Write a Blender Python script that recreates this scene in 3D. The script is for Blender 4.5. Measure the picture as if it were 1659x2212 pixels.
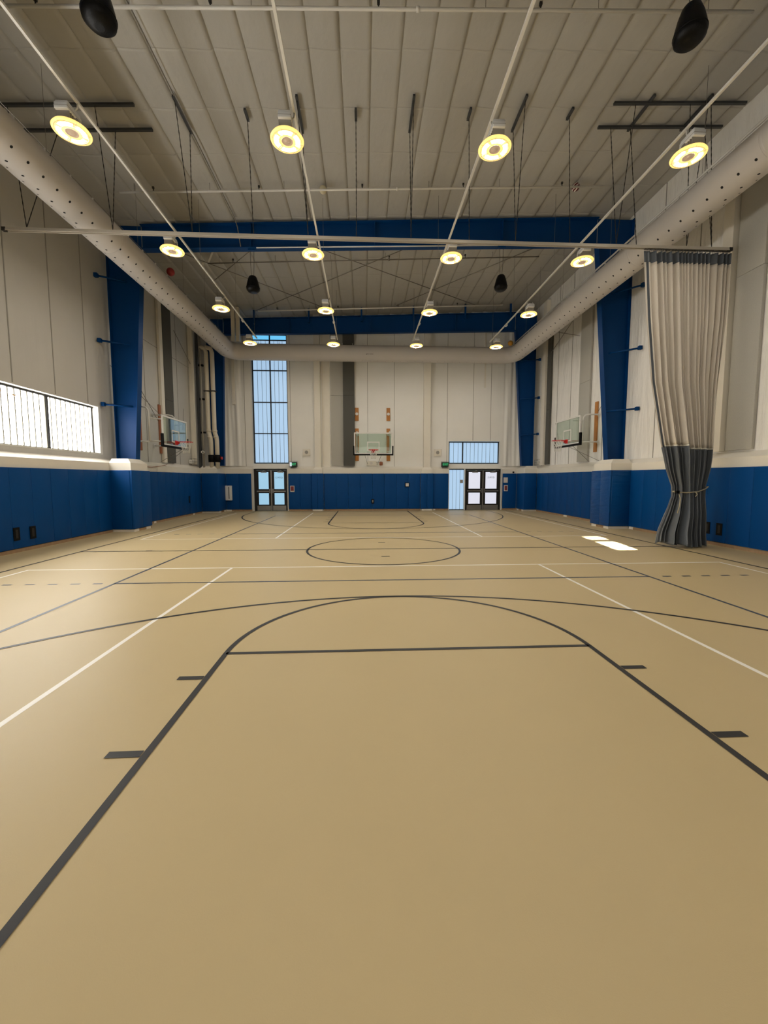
import bpy, bmesh, math, random
from mathutils import Vector, Matrix
random.seed(7)
S = bpy.context.scene
COL = S.collection
PI = math.pi
for o in list(bpy.data.objects): bpy.data.objects.remove(o)

# ------------------------------------------------------------------ camera
cam = bpy.data.cameras.new('camera'); camo = bpy.data.objects.new('camera', cam); COL.objects.link(camo)
cam.sensor_fit = 'HORIZONTAL'; cam.sensor_width = 36.0; cam.lens = 36.0 * 876.63 / 1659.0
cam.clip_start = 0.05; cam.clip_end = 200
yaw, pitch, roll, ch = 0.04954, -0.0821, -0.00097, 1.6866
fwd = Vector((math.sin(yaw)*math.cos(pitch), math.cos(yaw)*math.cos(pitch), math.sin(pitch)))
rgt = Vector((math.cos(yaw), -math.sin(yaw), 0)); up = rgt.cross(fwd)
r2 = math.cos(roll)*rgt + math.sin(roll)*up; u2 = -math.sin(roll)*rgt + math.cos(roll)*up
m = Matrix((r2, u2, -fwd)).transposed().to_4x4(); m.translation = Vector((0, 0, ch))
camo.matrix_world = m
S.camera = camo
# ------------------------------------------------------------------ look, world, sun
S.view_settings.view_transform = 'Standard'; S.view_settings.look = 'None'
S.view_settings.exposure = 0.5; S.view_settings.gamma = 1.0; S.view_settings.use_curve_mapping = False
LAMP_E = 160.0        # lens strips of the high-bay lamps
WIN_LEFT = 11.0       # daylight through the translucent strip window on the left
WIN_FAR = 0.58       # daylight through the translucent end-wall windows
FILL_BACK = 1.0       # unseen glowing panel added behind the camera to light the near floor
SUN = 260.0
w = bpy.data.worlds.new('sky'); S.world = w; w.use_nodes = True
nt = w.node_tree; bg = nt.nodes['Background']
sky = nt.nodes.new('ShaderNodeTexSky'); sky.sky_type = 'HOSEK_WILKIE'; sky.sun_direction = (0.3, -0.85, 0.4); sky.turbidity = 3
nt.links.new(sky.outputs[0], bg.inputs[0]); bg.inputs[1].default_value = 0.8
sd = bpy.data.lights.new('sun', 'SUN'); sd.energy = SUN; sd.angle = 0.009; sd.color = (1, 0.95, 0.86)
so = bpy.data.objects.new('sun', sd); COL.objects.link(so)
so.rotation_euler = Vector((0.17, 1.0, -0.35)).to_track_quat('-Z', 'Y').to_euler()
so.location = (9, -12, 8)

# ------------------------------------------------------------------ materials
def lin(c):
    return tuple(((v/255)/12.92 if v/255 <= .04045 else ((v/255+.055)/1.055)**2.4) for v in c) + (1,)
def mat(name, rgb, rough=.6, metal=0.0, spec=.5, noise=None, bump=None, emit=None, estr=0, alpha=1, trans=0):
    """rgb is sRGB 0-255. noise=(scale, amount, stretch); bump=(scale, strength, stretch)"""
    mt = bpy.data.materials.new(name); mt.use_nodes = True; n = mt.node_tree; b = n.nodes['Principled BSDF']
    c = lin(rgb); b.inputs['Base Color'].default_value = c; b.inputs['Roughness'].default_value = rough
    b.inputs['Metallic'].default_value = metal; b.inputs['Specular IOR Level'].default_value = spec
    if trans: b.inputs['Transmission Weight'].default_value = trans
    if alpha < 1: b.inputs['Alpha'].default_value = alpha
    tc = n.nodes.new('ShaderNodeTexCoord')
    def noi(scale, stretch, det=4):
        mp = n.nodes.new('ShaderNodeMapping'); mp.inputs['Scale'].default_value = stretch
        t = n.nodes.new('ShaderNodeTexNoise'); t.inputs['Scale'].default_value = scale; t.inputs['Detail'].default_value = det
        n.links.new(tc.outputs['Object'], mp.inputs[0]); n.links.new(mp.outputs[0], t.inputs['Vector']); return t
    if noise:
        t = noi(noise[0], noise[2] if len(noise) > 2 else (1,1,1)); mx = n.nodes.new('ShaderNodeMixRGB')
        k = noise[1]; mx.inputs[1].default_value = tuple(v*(1-k) for v in c[:3])+(1,); mx.inputs[2].default_value = tuple(min(1, v*(1+k)) for v in c[:3])+(1,)
        n.links.new(t.outputs['Fac'], mx.inputs[0]); n.links.new(mx.outputs[0], b.inputs['Base Color'])
    if bump:
        t = noi(bump[0], bump[2] if len(bump) > 2 else (1,1,1), 6); bp = n.nodes.new('ShaderNodeBump')
        bp.inputs['Strength'].default_value = bump[1]; bp.inputs['Distance'].default_value = bump[3] if len(bump) > 3 else .02
        n.links.new(t.outputs['Fac'], bp.inputs['Height']); n.links.new(bp.outputs[0], b.inputs['Normal'])
    if emit:
        b.inputs['Emission Color'].default_value = lin(emit); b.inputs['Emission Strength'].default_value = estr
    return mt
M = {}
M['floor'] = mat('tan_sport_floor', (190, 170, 127), .46, spec=.5, noise=(1.2, .035), bump=(160, .12, (1,1,1), .004))
M['black_line'] = mat('black_line_paint', (26, 25, 25), .45)
M['grey_line'] = mat('blue_grey_line_paint', (62, 70, 84), .4)
M['white_line'] = mat('white_line_paint', (240, 236, 228), .45)
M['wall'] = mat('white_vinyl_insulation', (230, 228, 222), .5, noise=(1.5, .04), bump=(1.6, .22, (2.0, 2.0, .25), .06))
M['wall_shade'] = mat('shaded_white_vinyl_insulation', (190, 187, 180), .5, noise=(1.5, .04), bump=(1.6, .22, (2.0, 2.0, .25), .06))  # same vinyl as the other walls, darkened to paint the left wall's shade
M['wrinkle'] = mat('loose_white_vinyl', (230, 227, 221), .45, noise=(2, .05), bump=(1.8, .85, (2.6, 2.2, .45), .09))
M['ceil'] = mat('ceiling_vinyl_insulation', (168, 166, 160), .5, noise=(.9, .05), bump=(2.5, .35, (1.5, .8, 1), .05))
M['cream'] = mat('cream_painted_concrete', (222, 216, 203), .7, noise=(3, .04), bump=(30, .1))
M['seam'] = mat('seam_tape', (150, 146, 138), .6)
M['blue_steel'] = mat('royal_blue_painted_steel', (0, 53, 106), .45, spec=.15, noise=(2, .06))
M['blue_pad'] = mat('royal_blue_vinyl_pad', (0, 64, 124), .5, spec=.14, noise=(3, .05), bump=(4, .25, (1,1,.4), .02))
M['blue_wrinkled'] = mat('wrinkled_blue_vinyl', (0, 64, 124), .38, spec=.3, noise=(3, .05), bump=(3, .8, (.6, .6, 3.2), .05))
M['base'] = mat('raw_plywood_base', (150, 122, 92), .8, noise=(9, .3, (1,1,.3)))
M['shim'] = mat('off_white_block', (214, 206, 192), .8, noise=(12, .1))
M['duct'] = mat('white_fabric_duct', (186, 181, 176), .55, noise=(2, .03), bump=(60, .05))
M['hole'] = mat('nozzle_hole', (10, 10, 10), .9)
M['white_metal'] = mat('white_painted_metal', (214, 212, 206), .4)
M['pipe'] = mat('cream_painted_pipe', (206, 198, 180), .5, noise=(4, .05))
M['dark_steel'] = mat('dark_galvanised_strut', (62, 64, 66), .5, metal=.3)
M['track'] = mat('aluminium_track', (190, 184, 172), .4, metal=.25)
M['chain'] = mat('dark_chain', (40, 38, 36), .6)
M['black'] = mat('black_plastic', (8, 8, 8), .6, spec=.15)
M['blackgloss'] = mat('black_speaker_shell', (4, 4, 5), .4, spec=.18, bump=(90, .15))
M['grey_panel'] = mat('grey_acoustic_board', (172, 169, 160), .95, noise=(50, .10), bump=(120, .25))
M['dark_panel'] = mat('charcoal_and_shaded_grey_board', (84, 83, 78), .95, noise=(50, .12), bump=(120, .25))  # charcoal boards; on the left wall, a light grey board with shade painted in
M['frame'] = mat('dark_bronze_frame', (30, 28, 26), .45, metal=.3)
M['steel'] = mat('brushed_steel', (150, 148, 144), .35, metal=.8)
M['wood'] = mat('varnished_oak', (176, 116, 52), .5, noise=(6, .22, (6, 6, .6)))
M['redwood'] = mat('stained_reddish_timber', (150, 92, 62), .55, noise=(6, .2, (6, 6, .6)))
M['orange'] = mat('orange_red_rim_paint', (214, 30, 28), .4)
M['net'] = mat('white_net_cord', (225, 222, 214), .8)
M['curtain_beige'] = mat('beige_mesh_fabric', (204, 196, 184), .85, noise=(220, .14), bump=(250, .2, (1,1,1), .004))
M['curtain_grey'] = mat('slate_grey_vinyl', (90, 95, 102), .4, noise=(3, .06), bump=(6, .35, (2, 2, .5), .02))
M['curtain_band'] = mat('slate_blue_vinyl_hem', (78, 84, 92), .5)
M['white_hem'] = mat('white_hem_tape', (225, 222, 212), .6)
M['rope'] = mat('tan_rope', (150, 142, 120), .8)
M['driver'] = mat('pale_grey_driver_case', (205, 207, 210), .45)
M['fin'] = mat('grey_heat_sink', (150, 148, 146), .45, metal=.4)
M['lens'] = mat('lit_lens_strip', (255, 250, 238), .4, emit=(255, 246, 232), estr=LAMP_E)
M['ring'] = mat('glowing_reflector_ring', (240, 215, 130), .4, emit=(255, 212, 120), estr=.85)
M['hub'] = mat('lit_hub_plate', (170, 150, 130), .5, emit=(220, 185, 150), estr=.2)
M['kal_left'] = mat('bright_translucent_panel', (225, 225, 220), .35, emit=(255, 252, 246), estr=WIN_LEFT)
M['fill_back'] = mat('rear_fill_glow', (225, 225, 220), .35, emit=(255, 248, 235), estr=FILL_BACK)
M['kal_far'] = mat('blue_white_translucent_panel', (110, 125, 138), .35, emit=(178, 212, 244), estr=WIN_FAR)
M['clear_top'] = mat('clear_sky_pane', (120, 160, 190), .2, emit=(110, 205, 255), estr=.64)
M['door_a'] = mat('frosted_blue_glass', (90, 110, 120), .25, emit=(168, 216, 244), estr=.56)
M['door_b'] = mat('frosted_white_glass', (110, 110, 115), .25, emit=(232, 234, 248), estr=.60)
M['ribline'] = mat('panel_joint', (96, 112, 124), .5)
M['rib_l'] = mat('panel_joint_bright', (110, 106, 90), .6)
M['glass'] = None
M['exit'] = mat('exit_sign_green_face', (8, 40, 24), .4, emit=(0, 90, 50), estr=.12)
M['exit_txt'] = mat('exit_letter_green', (60, 200, 130), .4, emit=(70, 225, 150), estr=.4)
M['lettering'] = mat('grey_vinyl_lettering', (62, 78, 90), .6)
M['red'] = mat('red_plastic', (170, 24, 20), .45)
M['ball_w'] = mat('scuffed_white_ball', (196, 188, 160), .6, noise=(6, .35))
M['ball_y'] = mat('mustard_ball', (180, 130, 40), .6)
M['ball_r'] = mat('dark_red_rubber_ball', (130, 22, 18), .55)
M['maroon'] = mat('maroon_leather', (92, 14, 26), .5)
M['paper'] = mat('printed_card', (205, 198, 192), .7)
M['maroon_print'] = mat('dark_red_print', (120, 44, 50), .7, noise=(30, .5))
M['cable'] = mat('galvanised_cable', (125, 120, 112), .5, metal=.4)
def glass():
    mt = bpy.data.materials.new('tinted_backboard_glass'); mt.use_nodes = True; n = mt.node_tree
    n.nodes.remove(n.nodes['Principled BSDF']); out = n.nodes['Material Output']
    t = n.nodes.new('ShaderNodeBsdfTransparent'); t.inputs[0].default_value = (.80, .88, .83, 1)
    g = n.nodes.new('ShaderNodeBsdfGlossy'); g.inputs['Roughness'].default_value = .03
    lw_ = n.nodes.new('ShaderNodeLayerWeight'); lw_.inputs[0].default_value = .25
    f = n.nodes.new('ShaderNodeMath'); f.operation = 'MULTIPLY_ADD'; n.links.new(lw_.outputs['Facing'], f.inputs[0]); f.inputs[1].default_value = .5; f.inputs[2].default_value = .04
    mx = n.nodes.new('ShaderNodeMixShader')
    n.links.new(f.outputs[0], mx.inputs[0]); n.links.new(t.outputs[0], mx.inputs[1]); n.links.new(g.outputs[0], mx.inputs[2]); n.links.new(mx.outputs[0], out.inputs[0])
    return mt
M['glass'] = glass()

# ------------------------------------------------------------------ mesh helpers
class MB:
    def __init__(s): s.v = []; s.f = []; s.mi = []; s.sm = []
    def face(s, idx, mi=0, sm=False): s.f.append(idx); s.mi.append(mi); s.sm.append(sm)
    def quad(s, a, b, c, d, mi=0):
        n = len(s.v); s.v += [tuple(a), tuple(b), tuple(c), tuple(d)]; s.face((n, n+1, n+2, n+3), mi); return s
    def box(s, x0, x1, y0, y1, z0, z1, mi=0):
        n = len(s.v); s.v += [(x, y, z) for z in (z0, z1) for y in (y0, y1) for x in (x0, x1)]
        for q in ((0,2,3,1), (4,5,7,6), (0,1,5,4), (2,6,7,3), (0,4,6,2), (1,3,7,5)): s.face(tuple(n+i for i in q), mi)
        return s
    def pbox(s, x0, x1, y0, y1, z0, z1, b=.012, mi=0):
        """cushion box: bevelled all round"""
        bm = bmesh.new(); bmesh.ops.create_cube(bm, size=1)
        for v in bm.verts: v.co = Vector(((x0+x1)/2+v.co.x*(x1-x0), (y0+y1)/2+v.co.y*(y1-y0), (z0+z1)/2+v.co.z*(z1-z0)))
        bmesh.ops.bevel(bm, geom=bm.edges[:], offset=b, segments=2, affect='EDGES', profile=.6)
        n = len(s.v); bm.verts.index_update(); s.v += [tuple(v.co) for v in bm.verts]
        for f in bm.faces: s.face(tuple(n+v.index for v in f.verts), mi, True)
        bm.free(); return s
    def prism(s, poly, axis, a, b, mi=0):
        """poly: 2D points on the plane normal to axis (0:yz 1:xz 2:xy)"""
        n = len(s.v); k = len(poly)
        def P(p, t): return (t, p[0], p[1]) if axis == 0 else ((p[0], t, p[1]) if axis == 1 else (p[0], p[1], t))
        s.v += [P(p, a) for p in poly] + [P(p, b) for p in poly]
        s.face(tuple(range(n, n+k))[::-1], mi); s.face(tuple(range(n+k, n+2*k)), mi)
        for i in range(k): s.face((n+i, n+(i+1) % k, n+k+(i+1) % k, n+k+i), mi)
        return s
    def tube(s, pts, r, seg=8, mi=0, cap=True, rs=None):
        pts = [Vector(p) for p in pts]; rings = []; nrm = None
        for i, p in enumerate(pts):
            d = (pts[min(i+1, len(pts)-1)] - pts[max(i-1, 0)]).normalized()
            if nrm is None:
                a = Vector((0, 0, 1)) if abs(d.z) < .9 else Vector((1, 0, 0)); nrm = d.cross(a).normalized()
            else:
                nrm = (nrm - d*nrm.dot(d)).normalized()
            bn = d.cross(nrm); rr = rs[i] if rs else r
            n = len(s.v); rings.append(n)
            s.v += [tuple(p + rr*(math.cos(2*PI*k/seg)*nrm + math.sin(2*PI*k/seg)*bn)) for k in range(seg)]
        for a, b in zip(rings, rings[1:]):
            for k in range(seg): s.face((a+k, a+(k+1) % seg, b+(k+1) % seg, b+k), mi, True)
        if cap: s.face(tuple(rings[0]+k for k in range(seg))[::-1], mi); s.face(tuple(rings[-1]+k for k in range(seg)), mi)
        return s
    def lathe(s, prof, c=(0,0,0), seg=24, mi=0):
        rings = []
        for r, z in prof:
            n = len(s.v); rings.append(n); s.v += [(c[0]+r*math.cos(2*PI*k/seg), c[1]+r*math.sin(2*PI*k/seg), c[2]+z) for k in range(seg)]
        for a, b in zip(rings, rings[1:]):
            for k in range(seg): s.face((a+k, a+(k+1) % seg, b+(k+1) % seg, b+k), mi, True)
        s.face(tuple(rings[0]+k for k in range(seg))[::-1], mi); s.face(tuple(rings[-1]+k for k in range(seg)), mi)
        return s
    def disc(s, c, r, axis, seg=16, mi=0):
        n = len(s.v)
        for k in range(seg):
            a, b = r*math.cos(2*PI*k/seg), r*math.sin(2*PI*k/seg)
            s.v.append((c[0], c[1]+a, c[2]+b) if axis == 0 else ((c[0]+a, c[1], c[2]+b) if axis == 1 else (c[0]+a, c[1]+b, c[2])))
        s.face(tuple(range(n, n+seg)), mi); return s
    def build(s, name, mats, parent=None):
        me = bpy.data.meshes.new(name); me.from_pydata(s.v, [], s.f)
        for m_ in (mats if isinstance(mats, (list, tuple)) else [mats]): me.materials.append(m_)
        me.polygons.foreach_set('material_index', s.mi); me.polygons.foreach_set('use_smooth', s.sm); me.update()
        bm = bmesh.new(); bm.from_mesh(me); bmesh.ops.recalc_face_normals(bm, faces=bm.faces[:]); bm.to_mesh(me); bm.free()
        o = bpy.data.objects.new(name, me); COL.objects.link(o)
        if parent: o.parent = parent
        return o
def tag(o, label, cat, group=None):
    o['label'] = label; o['category'] = cat
    if group: o['group'] = group
    return o
def thing(name, label, cat, loc=(0,0,0), rz=0, group=None):
    o = bpy.data.objects.new(name, None); COL.objects.link(o); o.location = loc; o.rotation_euler = (0, 0, rz); o.empty_display_size = .1
    return tag(o, label, cat, group)
def struct(o): o['kind'] = 'structure'; return o
def dup(root, loc, rz, label, group=None):
    def rec(o, par):
        c = o.copy(); COL.objects.link(c); c.parent = par
        for ch_ in [q for q in bpy.data.objects if q.parent == o]: rec(ch_, c)
        return c
    r = rec(root, None); r.location = loc; r.rotation_euler = (0, 0, rz); r['label'] = label
    if group: r['group'] = group
    return r
def text(name, body, size, m_, parent, origin, xdir, zdir, ext=.002):
    cu = bpy.data.curves.new(name, 'FONT'); cu.body = body; cu.size = size; cu.extrude = ext; cu.align_x = 'CENTER'; cu.align_y = 'CENTER'
    t = bpy.data.objects.new('tmp', cu); COL.objects.link(t); dg = bpy.context.evaluated_depsgraph_get()
    me = bpy.data.meshes.new_from_object(t.evaluated_get(dg)); bpy.data.objects.remove(t)
    xd, zd = Vector(xdir), Vector(zdir); nd = xd.cross(zd); o0 = Vector(origin)
    for v in me.vertices: v.co = o0 + xd*v.co.x + zd*v.co.y + nd*v.co.z
    me.materials.clear(); me.materials.append(m_)
    o = bpy.data.objects.new(name, me); COL.objects.link(o); o.parent = parent; return o

# ------------------------------------------------------------------ dimensions
XL, XR, YF, YB = -8.3, 9.1, 21.75, -2.3          # insulated upper wall planes
SL, SR, SF = -8.0, 8.9, 21.5                      # faces of the low concrete wall
ZP0, ZP1, ZB, ZW = .09, 1.95, 2.19, 2.33          # pad bottom, pad top, band edge, foot of the upper wall
FY = (6.3, 14.0, 20.9)                            # steel frames
def zc(x): return 10.14 + .0437*x
XC, YC = .464, 9.644

# ------------------------------------------------------------------ floor and court lines
floor = struct(MB().box(-8.6, 9.4, -2.6, 22.1, -.1, 0).build('floor', M['floor']))
def flat(mb, pts, z=.001):
    n = len(mb.v); mb.v += [(x, y, z) for x, y in pts]; mb.face(tuple(range(n, n+len(pts)))); return mb
def seg(mb, a, b, wd=.05, z=.001):
    a, b = Vector(a), Vector(b); d = (b-a).normalized()*wd/2; p = Vector((-d.y, d.x))
    return flat(mb, [a-p, b-p, b+p, a+p], z)
def arc(mb, c, r, a0, a1, wd=.05, z=.001, n=64):
    for i in range(n):
        t0, t1 = a0+(a1-a0)*i/n, a0+(a1-a0)*(i+1)/n; ro, ri = r+wd/2, r-wd/2
        flat(mb, [(c[0]+ri*math.cos(t0), c[1]+ri*math.sin(t0)), (c[0]+ro*math.cos(t0), c[1]+ro*math.sin(t0)), (c[0]+ro*math.cos(t1), c[1]+ro*math.sin(t1)), (c[0]+ri*math.cos(t1), c[1]+ri*math.sin(t1))], z)
W = MB()
for y, s in ((YC-1.914, -1), (YC+1.914, 1)):
    ye = y + s*8.6
    seg(W, (XC-6.69, y), (XC+6.69, y))
    for x in (-6.69, 6.69): seg(W, (XC+x, y-s*.025), (XC+x, ye))
    for x in (-2.97, 2.97): seg(W, (XC+x, y), (XC+x, ye))
W.build('white_court_line', M['white_line'], floor)
G = MB()
for x in (-4.49, 4.44): seg(G, (XC+x, YC-9), (XC+x, YC+9), z=.0022)
for y in (YC-9, YC+9): seg(G, (XC-4.5, y), (XC+4.5, y), z=.0022)
for y in (YC-3.0, YC+2.9):
    seg(G, (XC-4.5, y), (XC+4.45, y), z=.0022)
    for k in range(5):
        for s in (-1, 1):
            x = XC + s*(4.68+.35*k); seg(G, (x, y), (x+s*.15, y), z=.0022)
G.build('grey_court_line', M['grey_line'], floor)
K = MB(); Z3 = .0034; r = 1.805
Y1, Y2 = 3.874, 15.414
for x in (-7.04, 7.06): seg(K, (XC+x, -1.95), (XC+x, 21.2), z=Z3)
seg(K, (XC-7.04, YC), (XC+7.06, YC), z=Z3); arc(K, (XC, YC), r, 0, 2*PI, z=Z3)
for y in (.99, -.94): seg(K, (XC-.09, YC+y), (XC+.09, YC+y), wd=.07, z=Z3)
seg(K, (-5.12, 9.69), (-4.98, 9.69), wd=.06, z=Z3)
for yf, s, yb in ((Y1, 1, -1.92), (Y2, -1, 21.2)):
    seg(K, (XC-r, yf), (XC+r, yf), z=Z3)
    for q in (-1, 1):
        seg(K, (XC+q*r, yf), (XC+q*r, yb), z=Z3)
        for d, wd in ((.48, .06), (1.44, .06), (2.4, .06))[:2 if yf == Y1 else 3]:
            seg(K, (XC+q*(r+.03), yf-s*d), (XC+q*(r+.24), yf-s*d), wd=wd, z=Z3)
    arc(K, (XC, yf), r, 0, s*PI, z=Z3)
    yc3 = yf - s*4.19; arc(K, (XC, yc3), 6.02, 0, s*PI, z=Z3, n=96)
    for q in (-1, 1): seg(K, (XC+q*6.02, yc3), (XC+q*6.02, yb), z=Z3)
    seg(K, (XC-7.04, yb), (XC+7.06, yb), z=Z3)
K.build('black_court_line', M['black_line'], floor)

# ------------------------------------------------------------------ walls
def hole_wall(mb, axis, t0, t1, a0, a1, z0, ztop, holes, mi=0):
    """wall slab between planes t0,t1 (normal axis 0 or 1), running a0..a1, with rectangular holes (a,b,z,Z)"""
    cuts = sorted({a0, a1, *[h[0] for h in holes], *[h[1] for h in holes]})
    zt = ztop if callable(ztop) else (lambda q: ztop)
    for c0, c1 in zip(cuts, cuts[1:]):
        hs = sorted([h for h in holes if h[0] <= c0 and h[1] >= c1], key=lambda h: h[2]); zz = z0
        for h in hs + [None]:
            lo = zz
            if h: 
                hi0 = hi1 = h[2]; zz = h[3]
            else: hi0, hi1 = zt(c0), zt(c1)
            if hi0 - lo < 1e-4: continue
            P = (lambda a, t, z: (t, a, z)) if axis == 0 else (lambda a, t, z: (a, t, z))
            n = len(mb.v); mb.v += [P(c0, t0, lo), P(c1, t0, lo), P(c1, t0, hi1), P(c0, t0, hi0), P(c0, t1, lo), P(c1, t1, lo), P(c1, t1, hi1), P(c0, t1, hi0)]
            for q in ((0,1,2,3), (7,6,5,4), (0,4,5,1), (3,2,6,7), (0,3,7,4), (1,5,6,2)): mb.face(tuple(n+i for i in q), mi)
WL = (1.0, 13.35, 2.49, 3.93)
A = MB()
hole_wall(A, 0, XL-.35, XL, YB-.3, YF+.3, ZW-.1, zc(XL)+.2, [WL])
A2 = MB(); A2.box(XL-.35, SL, YB-.3, YF, 0, ZP1, 1)
A2.prism([(XL-.3, ZP1-.0), (SL, ZP1), (SL, ZB), (XL, ZW), (XL-.3, ZW)], 1, YB-.3, YF, 1)
for y in (7.4, 8.75, 10.25, 11.6, 12.9, 14.75, 16.2, 18.95, 20.1):
    z0 = ZW if not WL[0] < y < WL[1] else 3.97
    A.box(XL, XL+.012, y-.012, y+.012, z0, zc(XL)-.05, 2)
A.box(XL, XL+.012, 14.4, 20.6, 6.93, 6.95, 2)
# plinth round the column foot, with a sloped cap
def plinth(mb, x0, x1, y0, y1, side):
    """x1 faces the room"""
    xs, xi = (x0, x1)
    mb.box(min(xs, xi), max(xs, xi), y0, y1, ZP1-.01, ZB, 1)
    n = len(mb.v); q = .16*side
    mb.v += [(xs, y0, ZB), (xi, y0, ZB), (xi, y1, ZB), (xs, y1, ZB), (xs, y0+.16, ZW), (xi-q, y0+.16, ZW), (xi-q, y1-.16, ZW), (xs, y1-.16, ZW)]
    for f in ((0,1,5,4), (1,2,6,5), (2,3,7,6), (4,5,6,7)): mb.face(tuple(n+i for i in f), 1)
plinth(A2, SL, -7.34, 13.25, 14.25, 1); plinth(A2, SL, -7.2, 20.4, SF, 1)
A2.box(SL, -7.36, 13.27, 14.23, 0, ZP1, 1)
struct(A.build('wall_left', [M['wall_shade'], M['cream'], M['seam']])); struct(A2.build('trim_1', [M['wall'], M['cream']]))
B = MB()
hole_wall(B, 0, XR+.35, XR, YB-.3, YF+.3, ZW-.1, zc(XR)+.2, [])
B2 = MB(); B2.box(SR, XR+.35, YB-.3, YF, 0, ZP1, 1)
B2.prism([(XR+.3, ZP1), (SR, ZP1), (SR, ZB), (XR, ZW), (XR+.3, ZW)], 1, YB-.3, YF, 1)
for y in (11.05, 12.45, 14.95, 17.75, 19.0, 20.5, 15.25): B.box(XR-.012, XR, y-.012, y+.012, ZW, zc(XR)-.05, 2)
plinth(B2, SR, 8.2, 13.15, 14.15, -1); plinth(B2, SR, 8.25, 20.5, SF, -1)
B2.box(8.22, SR, 13.17, 14.13, 0, ZP1, 1)
struct(B.build('wall_right', [M['wrinkle'], M['cream'], M['seam']])); struct(B2.build('trim_2', [M['wall'], M['cream']]))
HF = [(-5.78, -3.92, 2.47, 9.12), (4.54, 7.33, 2.47, 3.68)]
HD = [(-5.78, -3.97, 0, 2.2), (4.54, 7.37, 0, 2.2)]
F = MB()
hole_wall(F, 1, YF+.35, YF, XL-.3, XR+.3, ZW-.1, zc, HF)
F2 = MB()
hole_wall(F2, 1, YF+.35, SF, XL-.3, XR+.3, 0, ZB+.02, HD, 1)
for a, b in ((XL-.3, -5.78), (-3.97, 4.54), (7.37, XR+.3)):
    F2.prism([(SF, ZB), (YF, ZW), (YF+.1, ZW), (YF+.1, ZB)], 0, a, b, 1)
for x in (-7.1, -6.15, -3.8, 1.63, 4.45, 5.85, 6.8, 7.7, .22):
    z0 = 3.72 if 4.54 < x < 7.33 else ZW
    F.box(x-.01, x+.01, YF-.012, YF, z0, zc(x)-.05, 2)
for x0, x1, b0, b1 in ((-2.54, -2.23, -2.66, -2.16), (3.17, 3.52, 3.06, 3.62)):
    F.box(x0, x1, SF-.02, YF, ZB+.02, zc(x0)-.02, 3)
    F2.box(b0, b1, SF-.1, SF, 0, ZB-.03, 1)
    n = len(F2.v)
    F2.v += [(b0, SF-.1, ZB-.03), (b1, SF-.1, ZB-.03), (b1, YF, ZB-.03), (b0, YF, ZB-.03), (x0, SF-.02, ZB+.1), (x1, SF-.02, ZB+.1), (x1, YF, ZB+.1), (x0, YF, ZB+.1)]
    for f in ((0,1,5,4), (1,2,6,5), (0,4,7,3)): F2.face(tuple(n+i for i in f), 1)
F.box(-2.16, -1.75, YF-.03, YF, ZB+.1, 9.6, 3)
def folds(mb, x0, x1, z0, z1, ph_, mi):
    nx_, nz_ = 46, 30; n = len(mb.v)
    for j in range(nz_+1):
        for i in range(nx_+1):
            u, v = i/nx_, j/nz_; x = x0+(x1-x0)*u; z = z0+(z1-z0)*v
            d = .026*math.sin(11*u+2.2*math.sin(2.1*v+ph_)+ph_)+.016*math.sin(23*u-3*v+ph_)+.01*math.sin(37*u+6*v*u)
            mb.v.append((x, YF-.055+d*min(1, 6*u, 6*(1-u)), z))
    for j in range(nz_):
        for i in range(nx_): mb.face((n+j*(nx_+1)+i, n+j*(nx_+1)+i+1, n+(j+1)*(nx_+1)+i+1, n+(j+1)*(nx_+1)+i), mi, True)
folds(F, -7.6, -6.2, ZW+.02, 9.6, .4, 0); folds(F, 7.45, 8.9, ZW+.02, 10.3, 1.9, 0)
F.box(-6.74, -6.6, YF-.12, YF, 5.5, 9.3, 3)
F.box(6.42, 6.5, YF-.03, YF, 6.5, 9.3, 3)
struct(F2.build('trim_3', [M['wall'], M['cream']]))
struct(F.build('wall_far', [M['wall'], M['cream'], M['seam'], M['cream']]))
Bk = MB()
hole_wall(Bk, 1, YB-.3, YB, XL-.3, XR+.3, 0, lambda x: zc(x)+.2, [(-5.5, 3.4, 2.6, 5.0), (3.98, 4.50, 4.06, 4.86)])
Bk.box(3.98, 4.50, YB-.03, YB, 4.44, 4.62)  # unseen slot and bar, shaped to throw the two sun patches
struct(Bk.build('wall_back', [M['wall']]))
wb = struct(MB().box(-5.5, 3.4, YB-.2, YB-.12, 2.6, 5.0).build('rear_fill_panel', M['fill_back']))  # unseen glowing panel, added to brighten the near floor
MB().box(-5.5, 3.4, YB-.12, YB-.06, 2.6, 2.66).box(-5.5, 3.4, YB-.12, YB-.06, 4.94, 5.0).box(-1.08, -1.02, YB-.12, YB-.06, 2.66, 4.94).build('window_frame', M['frame'], wb)  # unseen frame of the added fill panel

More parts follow.
